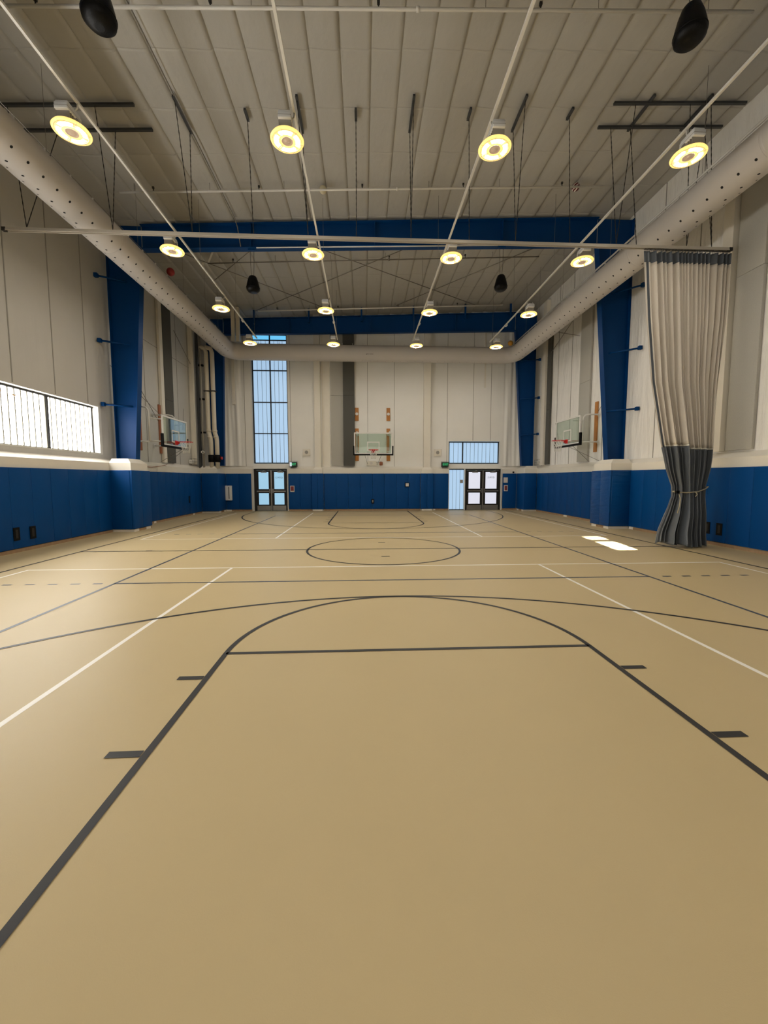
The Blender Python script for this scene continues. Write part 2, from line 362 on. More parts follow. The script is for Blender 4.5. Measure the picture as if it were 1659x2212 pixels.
# ceiling: insulation facing that sags between ribs and purlins
def ceiling():
    pr, py = .612, 1.27
    FX = (0, .018, .045, .09, .16, .26, .38, .5, .62, .74, .84, .92, .97, .99); FYs = (0, .012, .03, .08, .16, .28, .42, .58, .72, .84, .92, .97, .988)
    xs = []; x = .19 - 15*pr
    while x < XR+.31: xs += [(x + pr*f, f) for f in FX]; x += pr
    ys = []; y = 8.73 - 10*py
    while y < YF+.3: ys += [(y + py*f, f) for f in FYs]; y += py
    xs = [q for q in xs if q[0] >= XL-.3]; ys = [q for q in ys if q[0] >= YB-.3]
    mb = MB(); rx = {}; rc = {}
    for q, fv in ys:
        for p, fu in xs:
            ix, iy = round((p-.19)/pr-fu), round((q-8.73)/py-fv)
            am = rx.setdefault(ix, random.uniform(.75, 1.35))*rc.setdefault((ix, iy), random.uniform(.8, 1.2))
            su = (fu**.8)*(1 if fu < .93 else (1-fu)/.07) if fu > 0 else 0
            cv = (math.sin(PI*fv))**.35 if fv > 0 else 0
            bil = math.sin(PI*fu)*cv*.016
            groove = (.012 if fu == 0 else 0) + (.018 if fv == 0 else 0)
            mb.v.append((p, q, zc(p) - .012 - am*(.042*su*(.85+.15*cv) + .6*bil) + groove))
    nx = len(xs)
    for j in range(len(ys)-1):
        for i in range(nx-1): mb.face((j*nx+i, j*nx+i+1, (j+1)*nx+i+1, (j+1)*nx+i), 0, True)
    mb.prism([(XL-.35, zc(XL-.35)+.05), (XR+.35, zc(XR+.35)+.05), (XR+.35, zc(XR)+.33), (XL-.35, zc(XL)+.33)], 1, YB-.3, YF+.35)
    return mb
struct(ceiling().build('ceiling', M['ceil']))

# baseboards: raw timber strip with pale blocks under the pads
def baseboard(name, axis, t0, t1, spans, inward):
    mb = MB()
    for a, b in spans:
        q = a
        while q < b:
            e = min(b, q + (random.uniform(.08, .3) if (int(q*7) % 5 == 0) else random.uniform(.5, 1.6))); w_ = 1 if e-q < .31 else 0; hh = .08 if w_ == 0 else .075
            d = 0 if w_ == 0 else .006
            lo, hi = (t0, t1 + inward*d); lo, hi = min(lo, hi), max(lo, hi)
            if axis == 0: mb.box(lo, hi, q, e-.004, 0, hh, w_)
            else: mb.box(q, e-.004, lo, hi, 0, hh, w_)
            q = e
            if w_: pass
    return struct(mb.build(name, [M['base'], M['shim']]))
baseboard('baseboard_left', 0, SL, SL+.035, [(0, 13.2), (14.33, 20.35)], 1)
baseboard('baseboard_right', 0, SR-.035, SR, [(0, 13.1), (14.23, 20.45)], -1)
baseboard('baseboard_far', 1, SF-.035, SF, [(-7.15, -5.83), (-3.92, -2.72), (-2.1, 3.0), (3.7, 4.5), (7.42, 8.2)], -1)

# ------------------------------------------------------------------ windows and doors
w1 = struct(MB().box(XL-.24, XL-.2, WL[0], WL[1], WL[2], WL[3]).build('window_1', M['kal_left']))
fb = MB(); fx0, fx1 = XL-.2, XL-.15
fb.box(fx0, fx1, WL[0], WL[1], WL[2], WL[2]+.03).box(fx0, fx1, WL[0], WL[1], WL[3]-.05, WL[3]).box(fx0, fx1-.03, WL[1]-.04, WL[1], WL[2]+.03, WL[3]-.05)
for y in (11.5, 9.6, 7.7, 5.8, 3.9, 2.0): fb.box(fx0, fx1, y-.025, y+.025, WL[2]+.03, WL[3]-.05)
fb.build('window_frame', M['frame'], w1)
rb = MB(); y = 13.16
while y > 1.1:
    rb.box(XL-.2, XL-.175, y-.013, y+.013, WL[2]+.03, WL[3]-.05); y -= .19
rb.build('panel_joint', M['rib_l'], w1)
tj = MB().box(XL-.15, XL+.008, WL[1]-.006, WL[1]+.12, WL[2]-.03, WL[3]+.03).box(XL-.15, XL+.01, WL[0], WL[1]-.006, WL[2]-.03, WL[2]+.006)
tj.build('window_reveal', M['white_metal'], w1)

def kalwin(name, x0, x1, z0, z1, vm, hm, pitch, m_, top=None):
    y = YF+.16
    w_ = MB().box(x0, x1, y, y+.04, z0, z1 if top is None else top); w_ = struct(w_.build(name, m_))
    if top: MB().box(x0, x1, y, y+.04, top, z1).build('clear_pane', M['clear_top'], w_)
    fr = MB(); t = .045
    fr.box(x0, x0+t*1.3, y-.06, y, z0, z1).box(x1-t, x1, y-.06, y, z0, z1).box(x0+t, x1-t, y-.06, y, z0, z0+t).box(x0+t, x1-t, y-.06, y, z1-t, z1)
    for v in vm: fr.box(v-.03, v+.03, y-.055, y-.001, z0+t, z1-t)
    for h in hm: fr.box(x0+t, x1-t, y-.05, y-.002, h-.025, h+.025)
    fr.build('window_frame', M['frame'], w_)
    j = MB(); edges = [x0+t] + list(vm) + [x1-t]
    for a, b in zip(edges, edges[1:]):
        n = max(1, round((b-a)/pitch))
        for i in range(1, n): xx = a+(b-a)*i/n; j.box(xx-.008, xx+.008, y-.004, y-.0005, z0+t, (top or z1)-t*.5)
    j.build('panel_joint', M['ribline'], w_)
    jm = MB().box(x0-.035, x0, YF-.012, y, z0, z1).box(x1, x1+.02, YF-.012, y, z0, z1); jm.build('window_reveal', M['white_metal'], w_)
    return w_
kalwin('window_2', -5.76, -3.94, 2.49, 9.1, (-4.83,), (8.81, 7.28, 5.66, 4.05), .225, M['kal_far'], top=8.84)
kalwin('window_3', 4.56, 7.31, 2.49, 3.66, (5.34,), (), .215, M['kal_far'])

def double_door(name, x0, x1, m_, word, side=None):
    y = SF+.12; z1 = 2.2
    root = struct(MB().box(x0, x0+.1, y-.06, y+.1, 0, z1).box(x1-.07, x1, y-.06, y+.1, 0, z1).box(x0+.1, x1-.07, y-.06, y+.1, z1-.07, z1).build(name, M['frame']))
    xm = (x0+x1)/2 + .02; a, b = x0+.1, x1-.07
    MB().box(xm-.03, xm+.03, y-.07, y+.1, 0, z1-.07).build('centre_mullion', M['steel'], root)
    for k, (l, r_) in enumerate(((a+.01, xm-.035), (xm+.035, b-.01))):
        st = .11; lf = MB()
        lf.box(l, l+st, y-.03, y+.02, .02, z1-.08).box(r_-st, r_, y-.03, y+.02, .02, z1-.08)
        for h0, h1 in ((.02, .33), (.93, 1.14), (2.03, z1-.08)): lf.box(l+st, r_-st, y-.03, y+.02, h0, h1)
        d = lf.build('door_leaf', M['frame'], root)
        MB().box(l+st, r_-st, y-.01, y, 1.14, 2.03).build('upper_pane', m_, d)
        MB().box(l+st, r_-st, y-.01, y, .33, .93).build('lower_pane', m_, d)
        MB().box(l+.02, r_-.02, y-.034, y-.031, .03, .27).build('kick_plate', M['steel'], d)
        hx = r_-.02 if k == 0 else l+.02
        MB().box(l+.03, r_-.03, y-.1, y-.06, 1.0, 1.06).box(l+.04, l+.1, y-.06, y-.031, 1.0, 1.06).box(r_-.1, r_-.04, y-.06, y-.031, 1.0, 1.06).box(min(hx, hx+(-.05 if k == 0 else .05)), max(hx, hx+(-.05 if k == 0 else .05)), y-.1, y-.031, .93, 1.16).build('push_bar', M['steel'], d)
        cx = (l+r_)/2 + (.02 if k == 0 else .08)
        MB().box(cx-.15, cx+.15, y-.1, y-.031, 2.0, 2.06).tube([(cx-.1, y-.09, 2.06), (cx+.02, y-.22, 2.1), (cx+.16, y-.07, 2.13)], .012, 6).build('door_closer', M['steel'], d)
        if k == 1: text('door_lettering', word, .13, M['lettering'], d, ((l+r_)/2, y-.014, 1.74), (-1, 0, 0), (0, 0, 1))
    MB().box(x0-.04, x0, SF-.05, y+.1, 0, z1+.02).box(x1, x1+.035, SF-.05, y+.1, 0, z1+.02).build('white_jamb', M['white_metal'], root)
    return root
double_door('door_1', -5.72, -3.99, M['door_a'], 'GYM 3')
d2 = double_door('door_2', 5.4, 7.34, M['door_b'], 'GYM 2')
sl = struct(MB().box(4.56, 5.34, SF+.1, SF+.13, 0.03, 2.17).build('window_5', M['kal_far']))
MB().box(4.55, 5.36, SF+.06, SF+.1, 2.15, 2.2).box(4.55, 5.36, SF+.06, SF+.1, 0, .04).build('window_frame', M['frame'], sl)
j = MB()
for i in range(1, 4): j.box(4.56+.195*i-.007, 4.56+.195*i+.007, SF+.095, SF+.099, .04, 2.15)
j.build('panel_joint', M['ribline'], sl)
MB().box(5.16, 5.31, SF+.09, SF+.098, 1.44, 1.62).build('paper_notice', M['seam'], sl)

# ------------------------------------------------------------------ steel frames
def steel_frame(y, label, lo, li0, li1, ro, ri0, ri1, top, bot, arms):
    root = thing('building_portal', label, 'steel frame', (0, y, 0), 0, 'blue steel building frames')
    fw = .13 if y != FY[2] else .11
    zk = (bot(li1), bot(ri1))
    zb = ZW + .004
    def col(o_, i0, i1, zkk, ztop, side):
        mb = MB()
        mb.prism([(o_, zb), (i0, zb), (i1, zkk), (i1, ztop), (o_, ztop)], 1, -.01, .01)
        mb.box(min(o_, o_-side*.02), max(o_, o_-side*.02), -fw, fw, zb, ztop)
        n = len(mb.v); t = side*.025
        mb.v += [(i0, -fw, zb), (i0, fw, zb), (i1, fw, zkk), (i1, -fw, zkk), (i0+t, -fw, zb), (i0+t, fw, zb), (i1+t, fw, zkk), (i1+t, -fw, zkk)]
        for f in ((0,1,2,3), (7,6,5,4), (0,4,5,1), (1,5,6,2), (2,6,7,3), (3,7,4,0)): mb.face(tuple(n+i for i in f))
        mb.box(min(o_, i0), max(o_, i0), -fw, fw, zb, zb+.025)
        return mb
    col(lo, li0, li1, zk[0], top(li1), 1).build('column', M['blue_steel'], root)
    col(ro, ri0, ri1, zk[1], top(ri1), -1).build('column', M['blue_steel'], root)
    rf = MB(); a, b = li1+.03, ri1-.03
    rf.prism([(a, bot(a)), (b, bot(b)), (b, top(b)), (a, top(a))], 1, -.01, .01)
    for f_, s in ((bot, 1), (top, -1)):
        p = [(a, f_(a)), (b, f_(b)), (b, f_(b)+s*.03), (a, f_(a)+s*.03)]
        rf.prism(p if s > 0 else p[::-1], 1, -fw, fw)
    for x in (-3.58, 0.4, 4.63): rf.box(x-.01, x+.01, -fw, fw, bot(x), top(x))
    rf.build('rafter', M['blue_steel'], root)
    for p, q in arms:
        p, q = Vector(p)-Vector((0, y, 0)), Vector(q)-Vector((0, y, 0)); d = (q-p)
        mb = MB().tube([p, q], .03, 4).box(q.x-.05, q.x+.05, q.y-.05, q.y+.05, q.z-.06, q.z+.06)
        mb.build('girt_brace', M['blue_steel'], root)
    return root
tops = lambda x: zc(x)-.13
bots = lambda x: 9.215+.0355*x
LA = [((-7.52, 13.9, z), (-8.22, 13.5, z)) for z in (7.95, 6.0, 4.04)]
RA = [((8.40-.0*z, 13.9, z), (9.02, 13.2, z-.02)) for z in (7.92, 5.95, 4.0)]
steel_frame(FY[1], 'deep blue steel frame crossing mid-hall above the curtain track', -8.1, -7.53, -7.06, 9.07, 8.54, 7.9, tops, bots, LA+RA)
steel_frame(FY[2], 'blue steel frame just in front of the far end wall', -7.62, -7.0, -6.85, 8.75, 8.2, 7.72, lambda x: 9.72+.04*x, lambda x: 8.9+.028*x,
            [((8.02, 20.78, z-.05), (8.95, 20.74, z+.02)) for z in (7.68, 5.78, 3.95)])
steel_frame(FY[0], 'blue steel frame above and beside the camera position', -8.1, -7.53, -7.06, 9.07, 8.54, 7.9, tops, bots, [])
# short blue posts that tie the end-wall rafter to the roof
for i, x in enumerate((-5.3, -2.65, -.07, 2.5, 5.1, 7.4)):
    zz = 9.72+.04*x
    o = MB().box(x-.04, x+.04, 20.72, 20.8, zz-.3, zc(x)-.06).build('rafter_clip', M['blue_steel'])
    tag(o, '%s short blue post on the far blue rafter, counted from the left' % ('first', 'second', 'third', 'fourth', 'fifth', 'sixth')[i], 'bracket', 'short blue posts on the far rafter')

# ------------------------------------------------------------------ wall pads
ORD = ['first', 'second', 'third', 'fourth', 'fifth', 'sixth', 'seventh', 'eighth', 'ninth', 'tenth', 'eleventh', 'twelfth', 'thirteenth', 'fourteenth', 'fifteenth', 'sixteenth', 'seventeenth', 'eighteenth', 'nineteenth', 'twentieth']
PT = .05
def pads(axis, t, inward, a, b, n, where, group):
    wdt = (b-a)/n
    for i in range(n):
        p, q = a+i*wdt+.002, a+(i+1)*wdt-.002
        t0, t1 = sorted((t+inward*.002, t+inward*(PT+random.uniform(-.002, .004))))
        mb = MB().pbox(t0, t1, p, q, ZP0, ZP1, .012) if axis == 0 else MB().pbox(p, q, t0, t1, ZP0, ZP1, .012)
        tag(mb.build('wall_pad', M['blue_pad']), where(i), 'wall pad', group)
pads(0, SL, 1, 4.66, 13.2, 14, lambda i: 'blue wall pad under the strip window, %s from the near blue column pad' % ORD[13-i], 'blue pads along the left wall')
pads(0, SL, 1, 14.35, 20.33, 10, lambda i: 'blue wall pad on the left wall beneath the side hoop, %s beyond the column pad' % ORD[i], 'blue pads along the left wall')
pads(0, SR, -1, 4.56, 13.1, 14, lambda i: 'blue wall pad on the right wall near the curtain, %s from the right column pad' % ORD[13-i], 'blue pads along the right wall')
pads(0, SR, -1, 14.25, 20.43, 10, lambda i: 'blue wall pad on the right wall beneath the side hoop, %s beyond the column pad' % ORD[i], 'blue pads along the right wall')
pads(1, SF, -1, -7.13, -5.84, 2, lambda i: 'blue end-wall pad left of the left double doors, %s from the corner' % ORD[i], 'blue pads along the far wall')
pads(1, SF, -1, -3.93, -2.73, 2, lambda i: 'blue end-wall pad right of the left double doors, %s from the doors' % ORD[i], 'blue pads along the far wall')
pads(1, SF, -1, -2.09, 2.99, 8, lambda i: 'blue end-wall pad below the end hoop, %s from the left pillar' % ORD[i], 'blue pads along the far wall')
pads(1, SF, -1, 3.69, 4.5, 1, lambda i: 'blue end-wall pad between the right pillar and the sidelight', 'blue pads along the far wall')
pads(1, SF, -1, 7.43, 8.18, 1, lambda i: 'blue end-wall pad right of the right double doors', 'blue pads along the far wall')
def column_pad(x0, x1, y0, y1, label, faces):
    root = thing('column_pad', label, 'column pad', ((x0+x1)/2, (y0+y1)/2, 0), 0, 'blue pads wrapped round the column feet')
    cx, cy = (x0+x1)/2, (y0+y1)/2
    for n_, (a, b, c, d) in faces: MB().pbox(a-cx, b-cx, c-cy, d-cy, ZP0, ZP1+.005, .014).build(n_, M['blue_wrinkled' if 'wrinkled' in label else 'blue_pad'], root)
    if 'plinth' not in label:
        MB().box(x0-cx+.02, x1-cx-.02, y0-cy+.02, y1-cy-.02, 0, ZP0-.015).build('wood_base', M['base'], root)
        for q in (.0, .66): MB().box(x0-cx+.012, x1-cx-.012, y0-cy+.012+q*(y1-y0), y0-cy+.012+(q+.25)*(y1-y0), 0, ZP0-.01).build('pale_block', M['shim'], root)
    return root
column_pad(SL+.05, -7.29, 13.2, 14.3, 'blue pad wrapped round the left column foot by the strip window',
    [('front_pad', (SL+.002, -7.358, 13.2, 13.26)), ('side_pad', (-7.355, -7.29, 13.2, 13.74)), ('side_pad', (-7.355, -7.29, 13.745, 14.3)), ('back_pad', (SL+.002, -7.36, 14.25, 14.31))])
column_pad(8.15, SR-.05, 13.1, 14.2, 'wrinkled blue pad wrapped round the right column foot beside the curtain',
    [('front_pad', (8.218, SR-.002, 13.1, 13.16)), ('side_pad', (8.15, 8.215, 13.1, 13.64)), ('side_pad', (8.15, 8.215, 13.645, 14.2)), ('back_pad', (8.22, SR-.002, 14.15, 14.21))])
column_pad(SL, -7.14, 20.4, SF, 'blue pad round the far left column foot in the corner',
    [('front_pad', (SL+.055, -7.14, 20.34, 20.395)), ('side_pad', (-7.195, -7.14, 20.4, SF-.003))])
column_pad(8.2, SR, 20.5, SF, 'blue pad round the far right column foot in the corner',
    [('front_pad', (8.2, SR-.055, 20.44, 20.495)), ('side_pad', (8.2, 8.245, 20.5, SF-.003))])
for nm, a, b in (('left', -2.72, -2.1), ('right', 3.0, 3.68)):
    cx = (a+b)/2
    root = thing('column_pad', 'blue pad box round the foot of the %s white pillar on the end wall' % nm, 'column pad', (cx, SF-.13, 0), 0, 'blue pads wrapped round the column feet')
    h = (b-a)/2
    for p, q in ((-h, -.002), (.002, h)): MB().pbox(p, q, -.02, .025, ZP0, ZP1+.005, .012).build('front_pad', M['blue_pad'], root)
    for s in (-1, 1): MB().pbox(min(s*h, s*(h-.03)), max(s*h, s*(h-.03)), .03, .125, ZP0, ZP1+.005, .01).build('side_pad', M['blue_pad'], root)
    MB().box(-h+.06, h-.06, -.01, .024, 0, ZP0-.015).build('pale_block', M['shim'], root)

# ------------------------------------------------------------------ fabric duct loop
DR, DZ, DXL, DXR, DY = .38, 7.75, -6.4, 7.45, 20.33
duct = thing('air_duct', 'white perforated fabric duct running round three sides under the roof', 'air duct', (0, 0, DZ))
ER = .62
def duct_run(x, y0, y1, side):
    mb = MB().tube([(x, y0, 0), (x, y1, 0)], DR, 56, 0, False)
    y = 11.06 - 4*3.66
    while y < y1:
        if y > y0+.2:
            mb.tube([(x, y-.03, 0), (x, y-.012, 0)], DR, 56, 0, False, [DR, DR+.007]); mb.tube([(x, y-.012, 0), (x, y+.012, 0)], DR+.007, 56, 0, False); mb.tube([(x, y+.012, 0), (x, y+.03, 0)], DR, 56, 0, False, [DR+.007, DR])
        y += 3.66
    for ang, sz, off in ((-45, .027, 0), (-86, .024, .18), (-106, .018, .0)):
        a = math.radians(ang if side > 0 else 180-ang); y = 1.17 + off
        while y < y1-.15:
            c = Vector((x+(DR+.003)*math.cos(a), y, (DR+.003)*math.sin(a))); n1 = Vector((0,1,0)); n2 = Vector((-math.sin(a), 0, math.cos(a)))
            n = len(mb.v); mb.v += [tuple(c+sz*(math.cos(2*PI*k/10)*n1+math.sin(2*PI*k/10)*n2)) for k in range(10)]; mb.face(tuple(range(n, n+10)), 1)
            y += .355
    return mb
duct_run(DXL, -2.2, DY-ER, 1).build('duct_run', [M['duct'], M['hole']], duct)
duct_run(DXR, -2.2, DY-ER, -1).build('duct_run', [M['duct'], M['hole']], duct)
for x, s in ((DXL, 1), (DXR, -1)):
    pts = [(x+s*ER*(1-math.cos(t)), DY-ER+ER*math.sin(t), 0) for t in [PI/2*k/12 for k in range(13)]]
    MB().tube(pts, DR, 48, 0, False).build('duct_elbow', M['duct'], duct)
mb = MB().tube([(DXL+ER, DY, 0), (DXR-ER, DY, 0)], DR, 56, 0, False)
for q in (-4.9, -3.1, .3, 3.7, 5.4): mb.tube([(q-.012, DY, 0), (q+.012, DY, 0)], DR+.005, 56, 0, False)
for k in range(34):
    for ang in (-104,):
        a = math.radians(ang); c = Vector((DXL+.9+k*.365, DY+(DR+.003)*math.cos(a), (DR+.003)*math.sin(a))); n1 = Vector((1,0,0)); n2 = Vector((0, -math.sin(a), math.cos(a)))
        n = len(mb.v); mb.v += [tuple(c+.012*(math.cos(2*PI*t/8)*n1+math.sin(2*PI*t/8)*n2)) for t in range(8)]; mb.face(tuple(range(n, n+8)), 1)
# small dark maker's mark on the cross run
a = math.radians(183)
for k in range(8):
    x0 = .14+k*.044; h = .028 if k == 0 else .016
    for a0 in (198,):
        a1 = math.radians(a0); a2 = a1 + h/DR
        mb.quad((x0, DY+(DR+.004)*math.cos(a1), (DR+.004)*math.sin(a1)), (x0+.036, DY+(DR+.004)*math.cos(a1), (DR+.004)*math.sin(a1)), (x0+.036, DY+(DR+.004)*math.cos(a2), (DR+.004)*math.sin(a2)), (x0, DY+(DR+.004)*math.cos(a2), (DR+.004)*math.sin(a2)), 1)
mb.build('duct_cross_run', [M['duct'], M['hole']], duct)
# suspension rail over the runs, with clips
for x, s in ((DXL, 1), (DXR, -1)):
    off = s*.1
    MB().tube([(x+off, -2.2, DR+.1), (x+off, DY-.5, DR+.1)], .007 if s > 0 else .026, 8).build('suspension_rail', M['cable' if s > 0 else 'white_metal'], duct)
    c0 = MB().box(-.012, .012, -.015, .015, -.13, 0).build('rail_clip', M['white_metal'], duct); c0.location = (x+off, .3, DR+.1)
    for k in range(1, 26): c1 = c0.copy(); COL.objects.link(c1); c1.location = (x+off, .3+.72*k, DR+.1)
    r0 = MB().tube([(0, 0, 0), (0, 0, zc(x+off)-DZ-DR-.1-.03)], .004, 5).build('hanger_rod', M['cable'], duct); r0.location = (x+off, 9.0, DR+.1)
    for y in (2.0, 5.6, 12.3, 15.2, 17.2, 18.6): c1 = r0.copy(); COL.objects.link(c1); c1.location = (x+off, y, DR+.1)
c0 = MB().box(-.01, .01, -.01, .01, -.09, 0).build('rail_clip', M['white_metal'], duct); c0.location = (DXL+.9, DY-.09, DR+.07)
for k in range(1, 25): c1 = c0.copy(); COL.objects.link(c1); c1.location = (DXL+.9+.5*k, DY-.09, DR+.07)

# ------------------------------------------------------------------ lamp rails and high-bay lamps
LX = (-4.95, -1.31, 2.38, 6.0); LY = (7.70, 11.35, 14.97, 18.60); LZ = 7.6; RZ = 8.05
NM = ('leftmost', 'second from the left', 'third from the left', 'rightmost')
for i, x in enumerate(LX):
    xr = x + .13*(1 if i < 2 else -.6)
    root = thing('lamp_rail', 'long white lamp rail running down the hall, %s of four' % NM[i], 'lamp rail', (xr, 0, RZ), 0, 'white rails carrying the lamps')
    MB().box(-.022, .022, -2.2, 19.3, -.02, .02).build('rail', M['white_metal'], root)
    for y in (1.5, 5.2, 12.9, 16.3, 18.9): MB().tube([(0, y, .02), (0, y, zc(xr)-RZ-.04)], .004, 5).build('hanger_rod', M['cable'], root)
    jb = MB().tube([(0.0, 17.05, -.05), (0, 17.17, -.05)], .045, 10); jb.build('junction_box', M['white_metal'], root)
def lamp():
    root = thing('high_bay_lamp', '', 'lamp', (0, 0, LZ), 0, 'round high-bay lamps hung from the white rails')
    # bowl and rim
    rim_ = MB().lathe([(.10, .05), (.20, .05), (.27, .03), (.290, .0), (.285, -.012), (.262, -.014)], seg=40); rim_ = rim_.build('reflector_ring', M['ring'], root)
    gr_ = MB()
    for q in (.25, .232, .145): gr_.tube([(q*math.cos(2*PI*k/40), q*math.sin(2*PI*k/40), -.022) for k in range(41)], .0035, 5, 0, False)
    gr_.build('wire_guard_ring', M['hub'], rim_)
    for k in range(4):
        n_ = 12; a0, a1 = PI/4 + k*PI/2 + .16, PI/4 + (k+1)*PI/2 - .16; mb = MB()
        for i in range(n_):
            t0, t1 = a0+(a1-a0)*i/n_, a0+(a1-a0)*(i+1)/n_
            mb.quad((.158*math.cos(t0), .158*math.sin(t0), -.0146), (.158*math.cos(t1), .158*math.sin(t1), -.0146), (.215*math.cos(t1), .215*math.sin(t1), -.0146), (.215*math.cos(t0), .215*math.sin(t0), -.0146))
        mb.build('lens_strip', M['lens'], root)
    MB().lathe([(.10, -.014), (.098, -.024), (.085, -.024), (.08, -.018), (.06, -.018), (.055, -.024), (.02, -.024), (.018, -.03)], seg=32).build('hub_plate', M['hub'], root)
    mb = MB()
    for k in range(6):
        a = k*PI/3 + .3; mb.tube([(.12*math.cos(a), .12*math.sin(a), -.024), (.28*math.cos(a), .28*math.sin(a), -.017)], .003, 4)
    mb.build('wire_guard', M['hub'], rim_)
    fn = MB().lathe([(.12, .05), (.12, .19), (.09, .2)], seg=20)
    for k in range(9): y = -.2+k*.05; hw = .105; fn.box(-hw, hw, y-.008, y+.008, .05, .17)
    fn.build('heat_sink', M['fin'], root)
    MB().pbox(-.11, .11, -.25, .1, .17, .275, .015).box(-.112, .112, -.252, .102, .215, .222, 1).pbox(-.10, .10, -.23, .09, .262, .31, .012).build('driver_case', [M['driver'], M['fin']], root)
    return root
L0 = lamp(); first = True
RN = ('nearest row', 'second row from the camera', 'third row from the camera', 'farthest row')
for j_, y in enumerate(LY):
    for i, x in enumerate(LX):
        lb = 'round warm-lit high-bay lamp in the %s, %s' % (RN[j_], NM[i])
        if first: o = L0; o.location = (x, y, LZ); o['label'] = lb; first = False
        else: o = dup(L0, (x, y, LZ), 0, lb)
        xr = .13*(1 if i < 2 else -.6)
        MB().tube([(xr*.5, -.02, .3), (xr*.95, -.02, .36), (xr, -.02, RZ-LZ-.021)], .012, 8).build('stem', M['white_metal'], o)
for j_, y in enumerate((4.05,)):  # unseen row repeating the lamp grid, added to light the near floor
    for i, x in enumerate(LX):
        dup(L0, (x, y, LZ), 0, 'added unseen lamp over the near court, %s, %s row toward the camera' % (NM[i], ORD[j_]))

# ------------------------------------------------------------------ curtain track, its struts and chains
TY, TZ = 9.75, 7.125
trk = thing('curtain_track', 'long pale curtain track hung on chains right across the hall', 'curtain track', (0, TY, TZ))
MB().box(-7.78, 8.72, -.03, .03, .0, .04).box(-7.78, 8.72, -.042, -.03, -.03, .0).box(-7.78, 8.72, .03, .042, -.03, 0).build('track_rail', M['track'], trk)
for q0, q1 in ((-7.86, -7.78), (8.72, 8.80)): MB().box(q0, q1, -.04, .04, -.035, .04).build('end_stop', M['chain'], trk)
chains = []
struts = []
G_ = 'dark steel struts on the ceiling above the track'
def strut(x0, x1, y0, y1, z, label):
    o = MB().box(x0, x1, y0, y1, z-.02, z+.025).box(x0-.004, x1+.004, y0-.004, y1+.004, z-.026, z-.02).build('ceiling_strut', M['dark_steel'])
    zz = zc((x0+x1)/2)
    tag(o, label, 'steel strut', G_); return o
def zs(x): return zc(x)-.10
i = 0
for x, L_ in ((-4.04, 1), (-2.62, 0), (-1.42, 1), (-.14, 0), (1.15, 1), (2.5, 0), (3.68, 1), (4.9, 0), (6.62, 1), (7.98, 1)):
    y0, y1 = (9.6, 10.55) if L_ else (9.92, 10.22)
    strut(x-.025, x+.025, y0, y1, zs(x), '%s dark strut pointing down the hall, %s from the left over the curtain track' % ('long' if L_ else 'short', ORD[i])); i += 1
for x0, x1, y, lb in ((-7.75, -4.95, 9.78, 'long dark crosswise ceiling strut at the left, nearer of two'), (-7.75, -4.88, 10.42, 'long dark crosswise ceiling strut at the left, farther of two'), (5.78, 8.95, 9.78, 'long dark crosswise ceiling strut at the right, nearer of two'), (5.78, 8.95, 10.42, 'long dark crosswise ceiling strut at the right, farther of two')):
    o = MB(); k = .0437
    o.prism([(x0, zs(x0)-.05), (x1, zs(x1)-.05), (x1, zs(x1)), (x0, zs(x0))], 1, y-.03, y+.03)
    tag(o.build('ceiling_strut', M['dark_steel']), lb, 'steel strut', G_)
def chain(a, b):
    """twisted-looking link chain between two world points"""
    a, b = Vector(a)-Vector((0, TY, TZ)), Vector(b)-Vector((0, TY, TZ)); n = max(2, int((b-a).length/.07)); mb = MB()
    pts = [a+(b-a)*i/n for i in range(n+1)]
    mb.tube(pts, .008, 5, 0, True, [.011 if k % 2 else .0065 for k in range(n+1)])
    mb.build('hanger_chain', M['chain'], trk)
TP = TZ+.05
for fx, tops_ in ((-7.35, ((-7.6, 9.78), (-7.0, 10.42))), (-5.52, ((-5.78, 9.78), (-5.72, 10.42))), (-3.8, ((-4.04, 9.68), (-4.04, 10.45))), (-2.45, ((-2.62, 10.15),)),
                  (-1.23, ((-1.42, 9.7), (-1.42, 10.45))), (-.14, ((-.14, 10.15),)), (1.11, ((1.15, 9.7), (1.15, 10.45))), (2.46, ((2.5, 10.1),)), (3.55, ((3.68, 9.7), (3.68, 10.45))),
                  (4.84, ((4.9, 10.1),)), (5.96, ((6.1, 10.42), (6.3, 9.78))), (6.45, ((6.62, 10.45),)), (7.68, ((7.6, 9.78), (7.98, 9.7))), (8.3, ((8.1, 9.78), (8.5, 10.42)))):
    for tx, ty in tops_: chain((fx, TY, TP), (tx, ty, zs(tx)-.03))

# ------------------------------------------------------------------ divider curtain
cur = thing('divider_curtain', 'tall gathered beige and slate grey divider curtain tied back by the right wall', 'curtain', (0, TY, 0))
def lerp_tab(tab, z):
    for (z0, v0), (z1, v1) in zip(tab, tab[1:]):
        if z <= z1:
            t = (z-z0)/(z1-z0); return v0+(v1-v0)*t
    return tab[-1][1]
XA = [(.05, 7.22), (.35, 7.26), (.8, 7.44), (1.25, 7.62), (1.5, 7.60), (1.9, 7.43), (2.5, 7.26), (4.0, 6.94), (5.5, 6.75), (7.05, 6.62)]
XB = [(.05, 8.46), (.35, 8.44), (.8, 8.44), (1.25, 8.47), (1.5, 8.47), (1.9, 8.55), (2.5, 8.57), (4.0, 8.62), (5.5, 8.74), (7.05, 8.78)]
AM = [(.05, .22), (.8, .19), (1.25, .10), (1.5, .10), (2.2, .15), (4, .115), (6.0, .075), (7.05, .05)]
BUL = [(.05, .30), (.6, .22), (1.25, .12), (1.5, .12), (2.4, .16), (4, .08), (7.05, 0)]
NP = 19; NU = 19*14
ph = [random.uniform(-.5, .5) for _ in range(NP+2)]; amp = [random.uniform(.55, 1.25) for _ in range(NP+2)]
